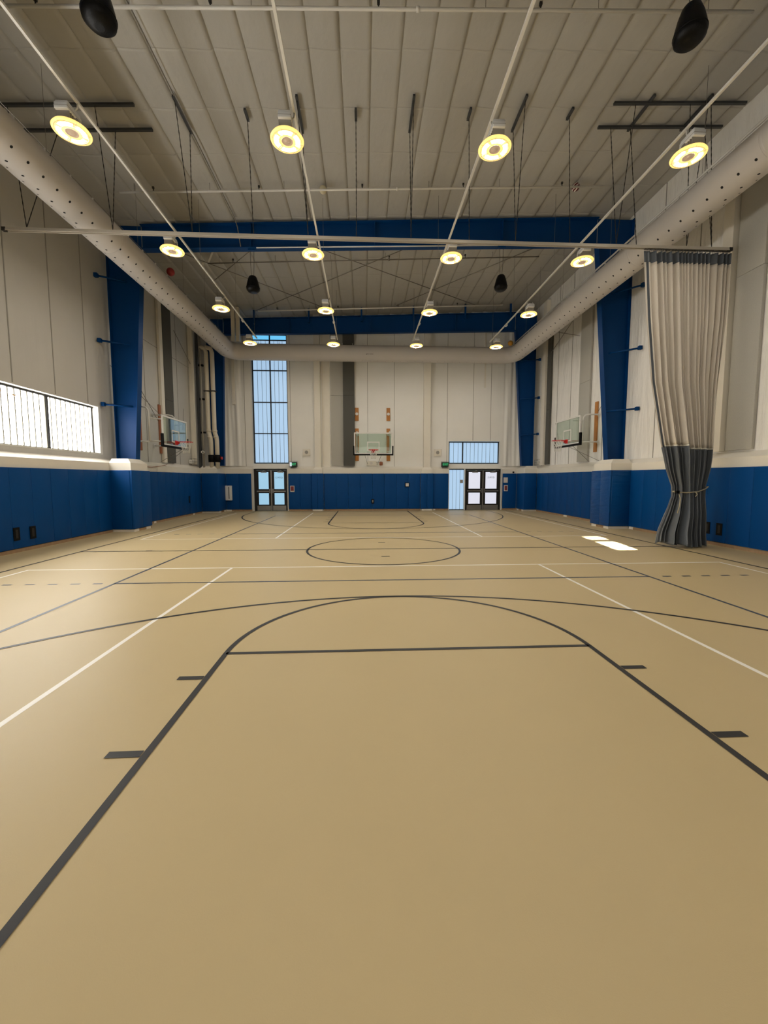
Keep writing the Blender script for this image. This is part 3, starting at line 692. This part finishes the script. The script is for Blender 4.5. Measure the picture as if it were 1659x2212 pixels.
def cpt(u, z, off=0):
    xa, xb = lerp_tab(XA, z), lerp_tab(XB, z); k = (u + .022*math.sin(2*PI*u*1.7+.6) + .012*math.sin(2*PI*u*4.3))*NP; k = min(NP-.001, max(0, k)); i = int(k); f = k-i
    a = amp[i]*(1-f)+amp[i+1]*f; p = ph[i]*(1-f)+ph[i+1]*f; g = min(1, max(0, (7-z)/6))
    wob = math.sin(2*PI*k+p*2*g)*a*(1-.25*g) + .45*g*math.sin(2*PI*k*.37+1.3)
    uu = u + .012*g*math.sin(2*PI*k*2+p)
    if .40 < u < .52: wob = wob*(1-.65*g*math.sin(PI*(u-.40)/.12)) - .5*g*math.sin(PI*(u-.40)/.12)
    if u < .12: wob = wob*(u/.12)**2 - .9*(1-(u/.12)**2)*.6
    y = wob*lerp_tab(AM, z) - lerp_tab(BUL, z)*math.sin(PI*min(1, max(0, u))) + .25*g*0
    z_ = z
    if z < .9: z_ = z + .05*math.sin(5.3*u+1.0)*(1-z/.9) + .03*math.sin(19*u)*(1-z/.9)
    if z < .12: z_ = max(.03, z_)
    return (xa+(xb-xa)*uu, y-off, z_)
def sheet(u0, u1, zlist, name, m_, off=0, hem=None):
    mb = MB(); us = [u0+(u1-u0)*i/max(2, int((u1-u0)*NU)) for i in range(max(2, int((u1-u0)*NU))+1)]
    for z in zlist: mb.v += [cpt(u, z, off) for u in us]
    n = len(us)
    for j_ in range(len(zlist)-1):
        for i in range(n-1): mb.face((j_*n+i, j_*n+i+1, (j_+1)*n+i+1, (j_+1)*n+i), 0, True)
    o = mb.build(name, m_, cur)
    sm_ = o.modifiers.new('thickness', 'SOLIDIFY'); sm_.thickness = .004
    return o
def zr(a, b, n=30): return [a+(b-a)*i/n for i in range(n+1)]
ZT = 6.78
sheet(.0, .022, zr(2.44, ZT, 40), 'edge_strip', M['curtain_beige'])
sheet(.022, .050, zr(2.44, ZT, 40), 'edge_band', M['curtain_band'])
sheet(.050, .42, zr(2.50, ZT, 44), 'mesh_panel', M['curtain_beige'])
sheet(.42, 1, zr(2.42, ZT, 44), 'mesh_panel', M['curtain_beige'])
sheet(0, 1, zr(ZT, 7.03, 6), 'top_band', M['curtain_band'])
sheet(.050, .42, zr(2.465, 2.50, 2), 'hem_tape', M['white_hem'], .004)
sheet(.42, 1, zr(2.385, 2.42, 2), 'hem_tape', M['white_hem'], .004)
sheet(0, .050, zr(.05, 2.44, 50), 'vinyl_panel', M['curtain_grey'])
sheet(.050, .42, zr(.05, 2.465, 50), 'vinyl_panel', M['curtain_grey'])
sheet(.42, 1, zr(.05, 2.385, 50), 'vinyl_panel', M['curtain_grey'])
cr = MB()
for k in range(58):
    u = (k+.5)/58; p = cpt(u, 7.03); x = 6.64+(8.76-6.64)*u
    MBk = cr.tube([(p[0], p[1], 7.03), (x, 0, 7.075)], .003, 4); cr.box(x-.006, x+.006, -.026, .026, 7.072, 7.088)
o = cr.build('carrier', M['chain'], cur); o['kind'] = 'stuff'
# tie rope
pts = [(7.56, -.16, 1.37), (7.62, -.27, 1.35), (7.8, -.30, 1.34), (8.05, -.33, 1.36), (8.3, -.27, 1.43), (8.46, -.16, 1.48), (8.53, .02, 1.48), (8.65, .22, 1.47), (8.79, .42, 1.46)]
MB().tube(pts, .014, 8).tube([(7.62, -.27, 1.35), (7.63, -.33, 1.2), (7.61, -.34, 1.0), (7.55, -.36, .85)], .012, 6).tube([(7.98, -.34, 1.37), (8.02, -.36, 1.3), (7.97, -.37, 1.25)], .012, 6).build('tie_rope', M['rope'], cur)
MB().box(7.54, 7.62, -.31, -.25, 1.32, 1.39).build('rope_clamp', M['black'], cur)
tag(MB().pbox(8.78, 8.845, 10.1, 10.24, 1.38, 1.54, .01).build('rope_hook_plate', M['black']), 'small black hook plate on the right wall pads holding the curtain tie', 'hook')

# ------------------------------------------------------------------ hoops
def hoop(loc, rz, label, wall, arm_x, woods, wz, extra, rise=.12, inner=.45, board_c=(0, 3.39), bw=1.83, disc=False):
    """local frame: board faces -Y, wall is at +wall, board centre x = board_c[0]"""
    root = thing('basketball_hoop', label, 'basketball hoop', loc, rz, 'wall mounted basketball hoops')
    bx, bz = board_c; h = bw/2; z0, z1 = bz-.52, bz+.52; t = .055
    bb = MB().box(bx-h+t, bx+h-t, -.01, .01, z0+t, z1-t).build('backboard', M['glass'], root)
    MB().box(bx-h, bx+h, -.025, .025, z0, z0+t).box(bx-h, bx+h, -.025, .025, z1-t, z1).box(bx-h, bx-h+t, -.025, .025, z0+t, z1-t).box(bx+h-t, bx+h, -.025, .025, z0+t, z1-t).build('board_frame', M['white_metal'], bb)
    sq = MB(); w_, q0, q1, tt = .30, z0+.15, z0+.60, .045
    sq.box(bx-w_, bx-w_+tt, -.018, -.012, q0, q1).box(bx+w_-tt, bx+w_, -.018, -.012, q0, q1).box(bx-w_+tt, bx+w_-tt, -.018, -.012, q1-tt, q1).box(bx-w_+tt, bx+w_-tt, -.018, -.012, q0, q0+tt)
    sq.build('target_square', M['white_metal'], bb)
    pd = MB(); pd.pbox(bx-h-.04, bx+h+.04, -.05, .045, z0-.06, z0+.015, .015)
    for s in (-1, 1): pd.pbox(min(bx+s*(h-.015), bx+s*(h+.05)), max(bx+s*(h-.015), bx+s*(h+.05)), -.05, .045, z0-.06, z0+.40, .015)
    pd.build('edge_padding', M['black'], bb)
    rz_ = 3.05 if bz > 3.3 else bz-.36; rz_ = bz-.36+.02
    rim = MB(); cy = -.15-.23; pts = [(bx+.23*math.cos(a), cy+.23*math.sin(a), rz_) for a in [2*PI*k/32 for k in range(33)]]
    rim.tube(pts, .011, 8, 0, False)
    rim.box(bx-.09, bx+.09, -.06, -.03, rz_-.11, rz_+.05).prism([(-.05, rz_-.1), (-.05, rz_+.02), (-.2, rz_+.01), (-.16, rz_-.02)], 0, bx-.08, bx+.08)
    for s in (-1, 1): rim.tube([(bx+s*.07, -.05, rz_-.03), (bx+s*.15, -.22, rz_)], .009, 6)
    rim = rim.build('rim', M['orange'], root)
    net = MB(); N = 12
    rad = [.22, .185, .155, .135, .12, .115]; hz = [0, -.09, -.18, -.27, -.35, -.42]
    for k in range(N):
        for dd in (1, -1):
            net.tube([(bx+rad[i_]*math.cos(2*PI*(k+dd*.5*i_)/N), cy+rad[i_]*math.sin(2*PI*(k+dd*.5*i_)/N), rz_+hz[i_]) for i_ in range(6)], .005, 4)
    net.build('net', M['net'], rim)
    for x, za, zb in woods:
        wb_ = MB().pbox(x-.095, x+.095, wall-.05, wall-.003, za, zb, .006)
        wb_.build('mount_board', wz, root)
    for x in arm_x:
        a_ = MB()
        bxx = bx + max(-.7, min(.7, (x-bx))); zt, zb_ = z1+rise, z0+.12
        a_.tube([(x, wall-.05, zt), (x, inner+.22, zt), (x, inner+.09, zt-.03), (x, inner+.02, zt-.1), (x, inner, zt-.22), (x, inner, zb_)], .03, 8)
        a_.tube([(x, wall-.05, zb_), (x, inner, zb_)], .03, 8)
        for z in (zb_+.02, z1-.12): a_.tube([(x, inner, z), (bxx, .03, z)], .024, 8)
        for z in (zt, zb_): a_.disc((x, wall-.055, z), .07, 1)
        a_.build('support_arm', M['white_metal'], root)
    for e in extra:
        MB().tube(e, .008, 6).build('stay_rod', M['cable'], root)
    if disc:
        for x, _a, _b in woods[:2]:
            MB().tube([(x, wall-.09, 5.07), (x, wall-.051, 5.07)], .075, 20).build('pivot_disc', M['white_metal'], root)
    return root
wy = YF-19.9
hoop((.47, 19.9, 0), 0, 'end wall basketball hoop facing straight down the court', wy, (-.80, .84),
     [(-.82, 4.72, 5.39), (.84, 4.72, 5.39), (-.82, 2.62, 4.32), (.84, 2.62, 4.32)], M['wood'],
     [[(-.25, wy-.01, 2.42), (-.45, .06, 2.95)], [(.25, wy-.01, 2.42), (.45, .06, 2.95)]], board_c=(0, 3.39), bw=1.86, disc=True)
lw = 1.3
hoop((-7.0, 15.65, 0), PI/2, 'left side basketball hoop with pale pipe frame under the window column', lw, (-.95, 1.0),
     [(0.0, 2.75, 3.9), (1.55, 2.72, 4.68)], M['redwood'],
     [[(-1.6, lw-.02, 5.4), (-.8, .1, 3.9)], [(.9, .1, 3.6), (3.8, lw-.02, 4.9)], [(2.1, lw-.02, 2.38), (1.0, .08, 2.86)], [(1.5, lw-.02, 2.38), (.8, .08, 2.86)]], board_c=(0, 3.39), bw=1.95, rise=.28)
hoop((8.0, 15.75, 0), -PI/2, 'right side basketball hoop beside the blue column and curtain', 1.1, (.3,),
     [(.1, 2.72, 4.66)], M['wood'],
     [[(-.3, 1.08, 2.36), (.25, .08, 2.95)], [(.4, 1.08, 2.36), (-.1, .08, 2.95)], [(-.9, .08, 3.3), (-3.3, 1.08, 4.3)], [(.1, 1.08, 4.2), (1.3, 1.08, 5.2)]], board_c=(0, 3.5), bw=1.9)

# ------------------------------------------------------------------ acoustic boards
GB = 'grey acoustic boards on the walls'
def board(x0, x1, y0, y1, z0, z1, m_, label, split=None):
    if split: 
        root = thing('acoustic_board', label, 'acoustic board', ((x0+x1)/2, (y0+y1)/2, 0), 0, GB); cx, cy = root.location[0], root.location[1]
        MB().pbox(x0-cx, x1-cx, y0-cy, y1-cy, z0, split-.004, .006).build('lower_board', m_, root)
        MB().pbox(x0-cx, x1-cx, y0-cy, y1-cy, split+.004, z1, .006).build('upper_board', m_, root)
    else: tag(MB().pbox(x0, x1, y0, y1, z0, z1, .006).build('acoustic_board', m_), label, 'acoustic board', GB)
board(-1.71, -1.06, YF-.08, YF-.002, 2.36, 9.1, M['grey_panel'], 'light grey tall board on the end wall left of the hoop', 6.0)
board(-1.055, -.47, YF-.2, YF-.002, 2.36, 9.2, M['dark_panel'], 'charcoal tall board touching the end hoop boards', 6.0)
board(XL+.014, XL+.09, 17.62, 18.36, 2.37, 9.4, M['dark_panel'], 'grey tall board painted in shade on the left wall behind the side hoop', 5.0)  # light grey fabric, its shade put into the colour
board(XR-.09, XR-.014, 16.1, 16.9, 2.37, 9.4, M['grey_panel'], 'grey tall board on the right wall behind the side hoop', 5.6)
board(XR-.12, XR-.014, 19.55, 19.9, 2.37, 9.4, M['dark_panel'], 'narrow dark board on the right wall nearest the far column', 5.0)
board(XR-.09, XR-.014, 9.1, 9.8, 2.37, 9.4, M['grey_panel'], 'wide light grey board on the right wall behind the curtain', 6.5)
# pale wall posts
def post(x0, x1, y0, y1, z1, label, m_=None):
    tag(MB().box(x0, x1, y0, y1, 2.36, z1).build('wall_post', m_ or M['cream']), label, 'wall post', 'pale posts standing on the wall ledges')
post(XL+.014, XL+.12, 17.25, 17.5, 9.6, 'pale boxed post on the left wall just before the shade-painted board')
post(XL+.014, XL+.2, 20.2, 20.36, 9.6, 'pale slim post on the left wall by the pipes')
post(XR-.2, XR-.014, 19.95, 20.3, 10.3, 'pale post on the right wall behind the narrow dark board')
post(XR-.2, XR-.014, 9.84, 10.12, 9.0, 'white post on the right wall between curtain and wide board')

# ------------------------------------------------------------------ risers in the far left corner
def riser(x, r_, lb, y=20.55):
    root = thing('riser_pipe', lb, 'pipe', (x, y, 0), 0, 'cream pipes rising in the far left corner')
    MB().tube([(.10, 0, 2.2), (.10, 0, 3.55), (0.08, 0, 3.72), (.02, 0, 3.9), (0, 0, 4.1), (0, 0, 7.75), (-.06, 0, 7.95), (-.3, 0, 8.0)], r_, 18).build('pipe', M['pipe'], root)
    for z in (3.72, 4.02): MB().tube([(.06 if z < 4 else 0.01, 0, z-.05), (.06 if z < 4 else .01, 0, z+.05)], r_+.012, 18).build('coupling', M['pipe'], root)
    v = MB().tube([(.10, 0, 2.5), (.10, 0, 2.85)], r_+.05, 18)
    if 'right' in lb: v.tube([(.10, 0, 2.7), (.28, -.03, 2.7)], .03, 8)
    v.build('valve', M['black'], root)
    if 'right' in lb: MB().tube([(.28, -.03, 2.7), (.34, -.04, 2.7)], .07, 14).build('red_handwheel', M['red'], root)
    MB().box(-r_-.03, r_+.03, -r_-.02, .1, 5.9, 5.95).build('pipe_clamp', M['chain'], root)
    return root
riser(-7.58, .105, 'left of two cream riser pipes in the far left corner')
riser(-7.30, .105, 'right of two cream riser pipes, with a red valve wheel')
root = thing('grey_conduit', 'grey steel conduit beside the cream riser pipes', 'conduit', (-7.84, 20.5, 0))
MB().tube([(0, 0, 2.2), (0, 0, 9)], .05, 12).build('tube', M['seam'], root)
MB().box(-.1, .12, -.04, .08, 3.9, 3.98).box(-.1, .12, -.04, .08, 5.5, 5.58).box(-.1, .12, -.04, .08, 7.1, 7.18).build('conduit_clamp', M['black'], root)
tag(MB().box(-8.06, -7.96, 20.46, 20.58, 2.2, 9.5).build('steel_post', M['dark_steel']), 'dark steel post between the pale slim post and the grey conduit', 'steel post')
root = thing('security_camera', 'small white camera on the grey conduit, black lens', 'camera', (-7.83, 20.4, 2.98))
MB().tube([(0, .05, 0), (0, -.1, 0)], .065, 16).build('body', M['white_metal'], root); MB().tube([(.03, -.1, 0), (.03, -.112, 0)], .03, 12).build('lens', M['black'], root)
root = thing('riser_bundle', 'two pale vertical ducts rising behind the duct corner under the roof', 'riser', (-6.05, 20.3, 0))
for dx in (-.12, .1): MB().box(dx-.08, dx+.08, -.08, .08, 8.2, zc(-6.05)-.1).build('casing', M['pipe'], root)

# ------------------------------------------------------------------ sprinkler mains across the ceiling
for i, (y, x0, x1, lb, m_) in enumerate(((7.8, -6.4, 7.15, 'white sprinkler main nearest the camera at the top', 'white_metal'), (12.25, -6.7, 7.0, 'white sprinkler main behind the curtain struts', 'white_metal'),
                               (16.0, -5.7, 6.75, 'dark grey sprinkler main in the far bay', 'cable'), (20.35, -5.0, 6.85, 'white sprinkler main nearest the far blue rafter', 'white_metal'))):
    f_ = lambda x: zc(x)-.27
    root = thing('sprinkler_pipe', lb, 'pipe', (0, y, 0), 0, 'sprinkler mains under the ceiling')
    mb = MB().tube([(x0, 0, f_(x0)), (x1, 0, f_(x1))], .028 if m_ != 'cable' else .02, 10)
    for q in (.96,): mb.tube([(q, 0, f_(q)), (q+.06, 0, f_(q+.06))], .042, 10)
    mb.build('pipe', M[m_], root)
    q = x0+.4
    while q < x1: MB().tube([(q, 0, f_(q)), (q, 0, zc(q)-.03)], .006, 5).build('pipe_hanger', M['cable'], root); q += 2.05
    q = x0+.9
    while q < x1:
        MB().tube([(q, .02, f_(q)), (q, .02, f_(q)+.13)], .012, 6).box(q-.025, q+.025, 0, .04, f_(q)+.1, f_(q)+.15).build('sprinkler_head', M['chain'], root); q += 2.9
# ceiling bracing cables and odd bars
GC = 'thin bracing rods in the far bay under the roof'
for a, b, lb in (((-2.9, 14.4), (5.6, 20.6), 'thin bracing rod in the far bay running away to the right'), ((3.0, 14.4), (-5.2, 20.6), 'thin bracing rod in the far bay running away to the left'),
             ((-3.4, 14.8), (-6.0, 17.5), 'thin rod running from the left hanging speaker to the duct'), ((-6.8, 15.1), (-1.7, 20.6), 'thin bracing rod passing behind the left hanging speaker'),
             ((7.2, 14.8), (1.6, 20.4), 'thin bracing rod passing behind the right hanging speaker')):
    tag(MB().tube([(a[0], a[1], zc(a[0])-.16), (b[0], b[1], zc(b[0])-.16)], .014, 6).build('bracing_rod', M['cable']), lb, 'rod', GC)
tag(MB().box(-.03, .03, -.5, .5, -.03, .03).build('white_strut', M['white_metal']), 'short slanting white strut beyond the left end of the mid-hall rafter', 'strut')
o = bpy.data.objects['white_strut']; o.location = (-5.45, 15.6, zc(-5.45)-.2); o.rotation_euler = (0, 0, math.radians(30))
tag(MB().tube([(-4.02, -2, zc(-4.02)-.1), (-4.02, 13.75, zc(-4.02)-.1), (-3.98, 13.86, zc(-4)-.3), (-3.9, 13.86, 9.1)], .016, 6).build('roof_conduit', M['cable']), 'thin conduit along the ceiling from the top left to the blue rafter', 'conduit')
tag(MB().tube([(-3.4, 13.84, bots(-3.4)-.03), (4.45, 13.84, bots(4.45)-.03)], .02, 8).build('rafter_conduit', M['white_metal']), 'thin white conduit along the lower edge of the mid-hall blue rafter', 'conduit')

# ------------------------------------------------------------------ pendant speakers
def speaker(x, y, z, ztop, label):
    root = thing('pendant_speaker', label, 'speaker', (x, y, z), 0, 'black pendant speakers')
    prof = [(.06, .0), (.15, .015), (.205, .07), (.215, .13), (.20, .22), (.165, .36), (.125, .47), (.10, .5), (.04, .51)]
    MB().lathe(prof, seg=28).build('shell', M['blackgloss'], root)
    MB().lathe([(.212, .125), (.219, .132), (.219, .145), (.205, .155)], seg=28).build('seam_ring', M['black'], root)
    MB().tube([(-.03, 0, .5), (-.05, 0, .75), (-.06, 0, ztop-z)], .006, 5).tube([(.03, 0, .5), (.05, 0, .8), (.06, 0, ztop-z)], .006, 5).build('hanging_wire', M['chain'], root)
    MB().box(-.12, .12, -.05, .05, ztop-z-.034, ztop-z-.004).build('wire_bracket', M['blue_steel'], root)
speaker(-3.58, 14.0, 7.75, bots(-3.58), 'black teardrop speaker hanging left of centre below the mid-hall rafter')
speaker(4.63, 14.0, 7.97, bots(4.63), 'black teardrop speaker hanging right of centre below the mid-hall rafter')
speaker(-3.6, 6.3, 7.88, bots(-3.6), 'black teardrop speaker cut off by the top edge at the left')
speaker(4.83, 6.3, 8.07, bots(4.83), 'black teardrop speaker cut off by the top edge at the right')

# ------------------------------------------------------------------ stuck balls
def ball(name, c, r_, mats, label, stripe=False):
    bm = bmesh.new(); bmesh.ops.create_uvsphere(bm, u_segments=24, v_segments=16, radius=r_)
    me = bpy.data.meshes.new(name)
    for f in bm.faces:
        f.smooth = True
        if stripe:
            q = f.calc_center_median(); s = q.x*.62 - q.z*.75
            f.material_index = 1 if abs((s/r_*1.6+.5) % 1 - .5) < .16 else 0
    bm.to_mesh(me); bm.free()
    for m_ in mats: me.materials.append(m_)
    o = bpy.data.objects.new(name, me); COL.objects.link(o); o.location = c; return tag(o, label, 'ball')
ball('stuck_ball', (-1.12, 12.35, zc(-1.12)-.2), .105, [M['ball_w']], 'scuffed pale ball stuck between sprinkler main and ceiling')
ball('stuck_volleyball', (6.25, 12.35, zc(6.25)-.21), .11, [M['maroon'], M['white_line']], 'maroon and white striped volleyball stuck above the sprinkler main', True)
ball('red_ball', (-6.1, 13.8, 8.24), .12, [M['ball_r']], 'dark red ball resting on top of the left duct')
ball('orange_ball', (7.1, 19.85, 8.19), .12, [M['ball_y']], 'mustard ball resting on the duct at the right corner')

# ------------------------------------------------------------------ small wall fittings
def spk_square(x, label):
    root = thing('wall_speaker', label, 'wall speaker', (x, YF, 3.07), 0, 'square white wall speakers on the end wall')
    MB().pbox(-.19, .19, -.06, -.002, -.18, .18, .01).build('plate', M['cream'], root)
    MB().tube([(0, -.07, 0), (0, -.06, 0)], .09, 24).build('grille', M['seam'], root)
spk_square(-3.0, 'square white wall speaker right of the tall end window')
spk_square(3.95, 'square white wall speaker left of the exit sign by the right doors')
def exit_sign(x, label, clear=False):
    root = thing('exit_sign', label, 'exit sign', (x, SF-.02, 2.43), 0, 'green exit signs over the doors')
    MB().box(-.17, .17, -.07, .25, -.12, .12).build('housing', M['black'], root)
    MB().box(-.155, .155, -.074, -.071, -.105, .105).build('face', M['exit'], root)
    text('exit_lettering', 'EXIT', .145, M['exit_txt'], root, (0, -.078, 0), (1, 0, 0), (0, 0, 1))
    if clear: MB().box(-.168, -.07, -.078, -.0745, -.10, .10).build('glare_patch', M['door_b'], root)  # glare on the sign, put in as a glowing patch
    g = MB()
    for z in (-.16, .16): g.tube([(-.2, -.12, z), (.2, -.12, z)], .005, 5)
    for s in (-.2, .2): g.tube([(s, -.12, -.16), (s, -.12, .16)], .005, 5).tube([(s, -.12, .16), (s, .2, .16)], .005, 5)
    g.build('wire_guard', M['cable'], root)
exit_sign(-3.66, 'green exit sign beside the tall end window, left doors', True)
exit_sign(4.32, 'green exit sign above the pads left of the right doors')
def framed(name, x, z, w_, h_, label, cat, print_=True, y=SF-.055, back=None):
    root = thing(name, label, cat, (x, y, z))
    MB().box(-w_/2, w_/2, -.03, .0, -h_/2, h_/2).build('plate', back or M['paper'], root)
    if print_: MB().box(-w_/2+.03, w_/2-.03, -.034, -.0305, -h_/2+.05, h_/2-.03).build('printed_area', M['maroon_print'], root)
framed('fire_notice', -3.73, 1.16, .22, .32, 'small red printed notice on the pad right of the left doors', 'notice')
framed('fire_notice', 7.6, 1.17, .20, .32, 'small red printed notice on the pad right of the right doors', 'notice')
framed('wall_control', 7.58, 1.6, .22, .28, 'white control box above the red notice by the right doors', 'control box', False)
framed('thermostat', 2.29, 1.36, .16, .16, 'small pale thermostat in a dark recess on the end pads', 'thermostat', False, SF-.075, M['paper'])
tag(MB().box(2.17, 2.41, SF-.068, SF-.054, 1.24, 1.48).build('thermostat_recess', M['black']), 'dark square recess behind the thermostat on the end pads', 'recess')
def outlet(axis, x, y, z, w_, h_, label, face=True):
    if axis == 1:
        root = thing('wall_outlet', label, 'outlet', (x, y, z)); MB().box(-w_/2, w_/2, -.008, 0, -h_/2, h_/2).build('cutout', M['black'], root)
        if face: MB().box(-w_/6, w_/6, -.012, -.0085, -h_/4, h_/4).build('socket', M['seam'], root)
    else:
        s = 1 if x < 0 else -1
        root = thing('wall_outlet', label, 'outlet', (x, y, z), 0, 'black outlet cutouts in the pads')
        MB().box(min(0, s*.01), max(0, s*.01), -w_/2, w_/2, -h_/2, h_/2).build('cutout', M['black'], root)
        MB().box(min(s*.0105, s*.013), max(s*.0105, s*.013), -w_/5, w_/5, -h_/3, h_/3).build('socket', M['frame'], root)
outlet(1, .47, SF-.056, .49, .15, .24, 'small dark outlet low on the end pads below the hoop')
outlet(0, SL+.056, 9.62, .43, .17, .30, 'nearer black outlet cutout low on the left wall pads')
outlet(0, SL+.056, 10.08, .41, .17, .30, 'farther black outlet cutout low on the left wall pads')
outlet(0, SL+.056, 18.9, .75, .12, .3, 'small dark outlet on the left pads near the far column')
outlet(0, SR-.056, 9.98, .42, .17, .30, 'black outlet cutout on the right pads, closer to the curtain')
outlet(0, SR-.056, 9.62, .42, .17, .30, 'black outlet cutout on the right pads, farther from the curtain')
root = thing('extinguisher_cabinet', 'slim white fire extinguisher cabinet on the end pads near the left corner', 'cabinet', (-6.98, SF-.055, .95))
MB().pbox(-.16, .16, -.12, 0, -.38, .38, .012).build('body', M['white_metal'], root)
MB().box(.01, .045, -.124, -.121, -.3, .32).build('dark_slot', M['black'], root)
def horn(loc, s, label, big=1):
    root = thing('guarded_light', label, 'emergency light', loc, 0, 'wire guarded lights standing on the wall ledges')
    MB().pbox(-.08, .08, -.14*big, .14*big, -.06, .12, .02).build('body', M['white_metal'], root)
    for q in (-.08, .08): MB().tube([(s*.08, q*big, .03), (s*.14, q*big, .02)], .055, 14).build('lamp_head', M['white_metal'], root)
    g = MB()
    for z in (-.1, .03, .17): g.tube([(0, -.19*big, z), (s*.2, -.19*big, z), (s*.2, .19*big, z), (0, .19*big, z)], .006, 5)
    for q in (-.19, -.06, .06, .19): g.tube([(s*.2, q*big, -.1), (s*.2, q*big, .17)], .006, 5)
    g.build('wire_guard', M['cable'], root)
horn((-8.21, 19.95, 2.47), 1, 'wire guarded light on the left ledge before the pipes')
horn((8.99, 20.46, 2.47), -1, 'wire guarded light on the right ledge by the far column')
horn((8.99, 10.5, 2.47), -1, 'wire guarded light on the right ledge behind the curtain', 1.3)
root = thing('control_box', 'clear cased control box on the end ledge under the hoop', 'control box', (.42, YF, 2.50))
MB().pbox(-.27, .25, -.1, -.002, -.12, .12, .01).build('case', M['cream'], root)
MB().tube([(-.02, -.112, .0), (-.02, -.101, 0)], .08, 20).build('dial', M['paper'], root)
MB().tube([(.25, -.05, .05), (.45, -.05, .05)], .012, 6).build('cable', M['cable'], root)
tag(MB().lathe([(.07, -.1), (.09, -.06), (.09, .06), (.06, .1)], c=(.92, YF-.14, 2.48), seg=18).build('alarm_bell', M['redwood']), 'small brownish red alarm horn on the end wall right of the control box', 'alarm')
tag(MB().box(7.95, 8.03, SF-.1, SF-.05, 1.98, 2.06).build('pad_bracket', M['black']), 'tiny black bracket on top of the pads right of the right doors', 'bracket')

# ------------------------------------------------------------------ tension rods on the side walls, tapes, loose cable
GW = 'slanting tension rods against the side walls'
for a, b, lb in (((9.0, 17.3, 8.55), (9.0, 20.1, 7.5), 'slanting rod high on the right wall between the grey boards'),
                 ((9.0, 18.9, 8.4), (9.0, 17.0, 7.6), 'short slanting rod high on the right wall behind the side hoop'),
                 ((-8.2, 18.6, 8.1), (-8.2, 20.21, 7.12), 'slanting rod high on the left wall beside the pale slim post'),
                 ((-8.2, 15.55, 5.1), (-8.2, 16.9, 4.0), 'slanting rod on the left wall above the side hoop')):
    tag(MB().tube([a, b], .012, 6).build('tension_rod', M['cable']), lb, 'rod', GW)
for (y0, y1, z) in ((10.0, 10.13, 3.74), (10.42, 10.55, 3.72)):
    o = MB().box(XL-.172, XL-.168, y0, y1, z-.012, z+.012).build('orange_tape', M['ball_y']); o.parent = bpy.data.objects['window_1']
tag(MB().tube([(-7.98, 14.6, 2.26), (-7.985, 15.1, 2.15), (-7.985, 15.8, 2.12), (-7.985, 16.6, 2.2), (-8.02, 17.1, 2.27)], .010, 6).build('loose_cable', M['redwood']), 'loose brown cable drooping over the left ledge beyond the column', 'cable')
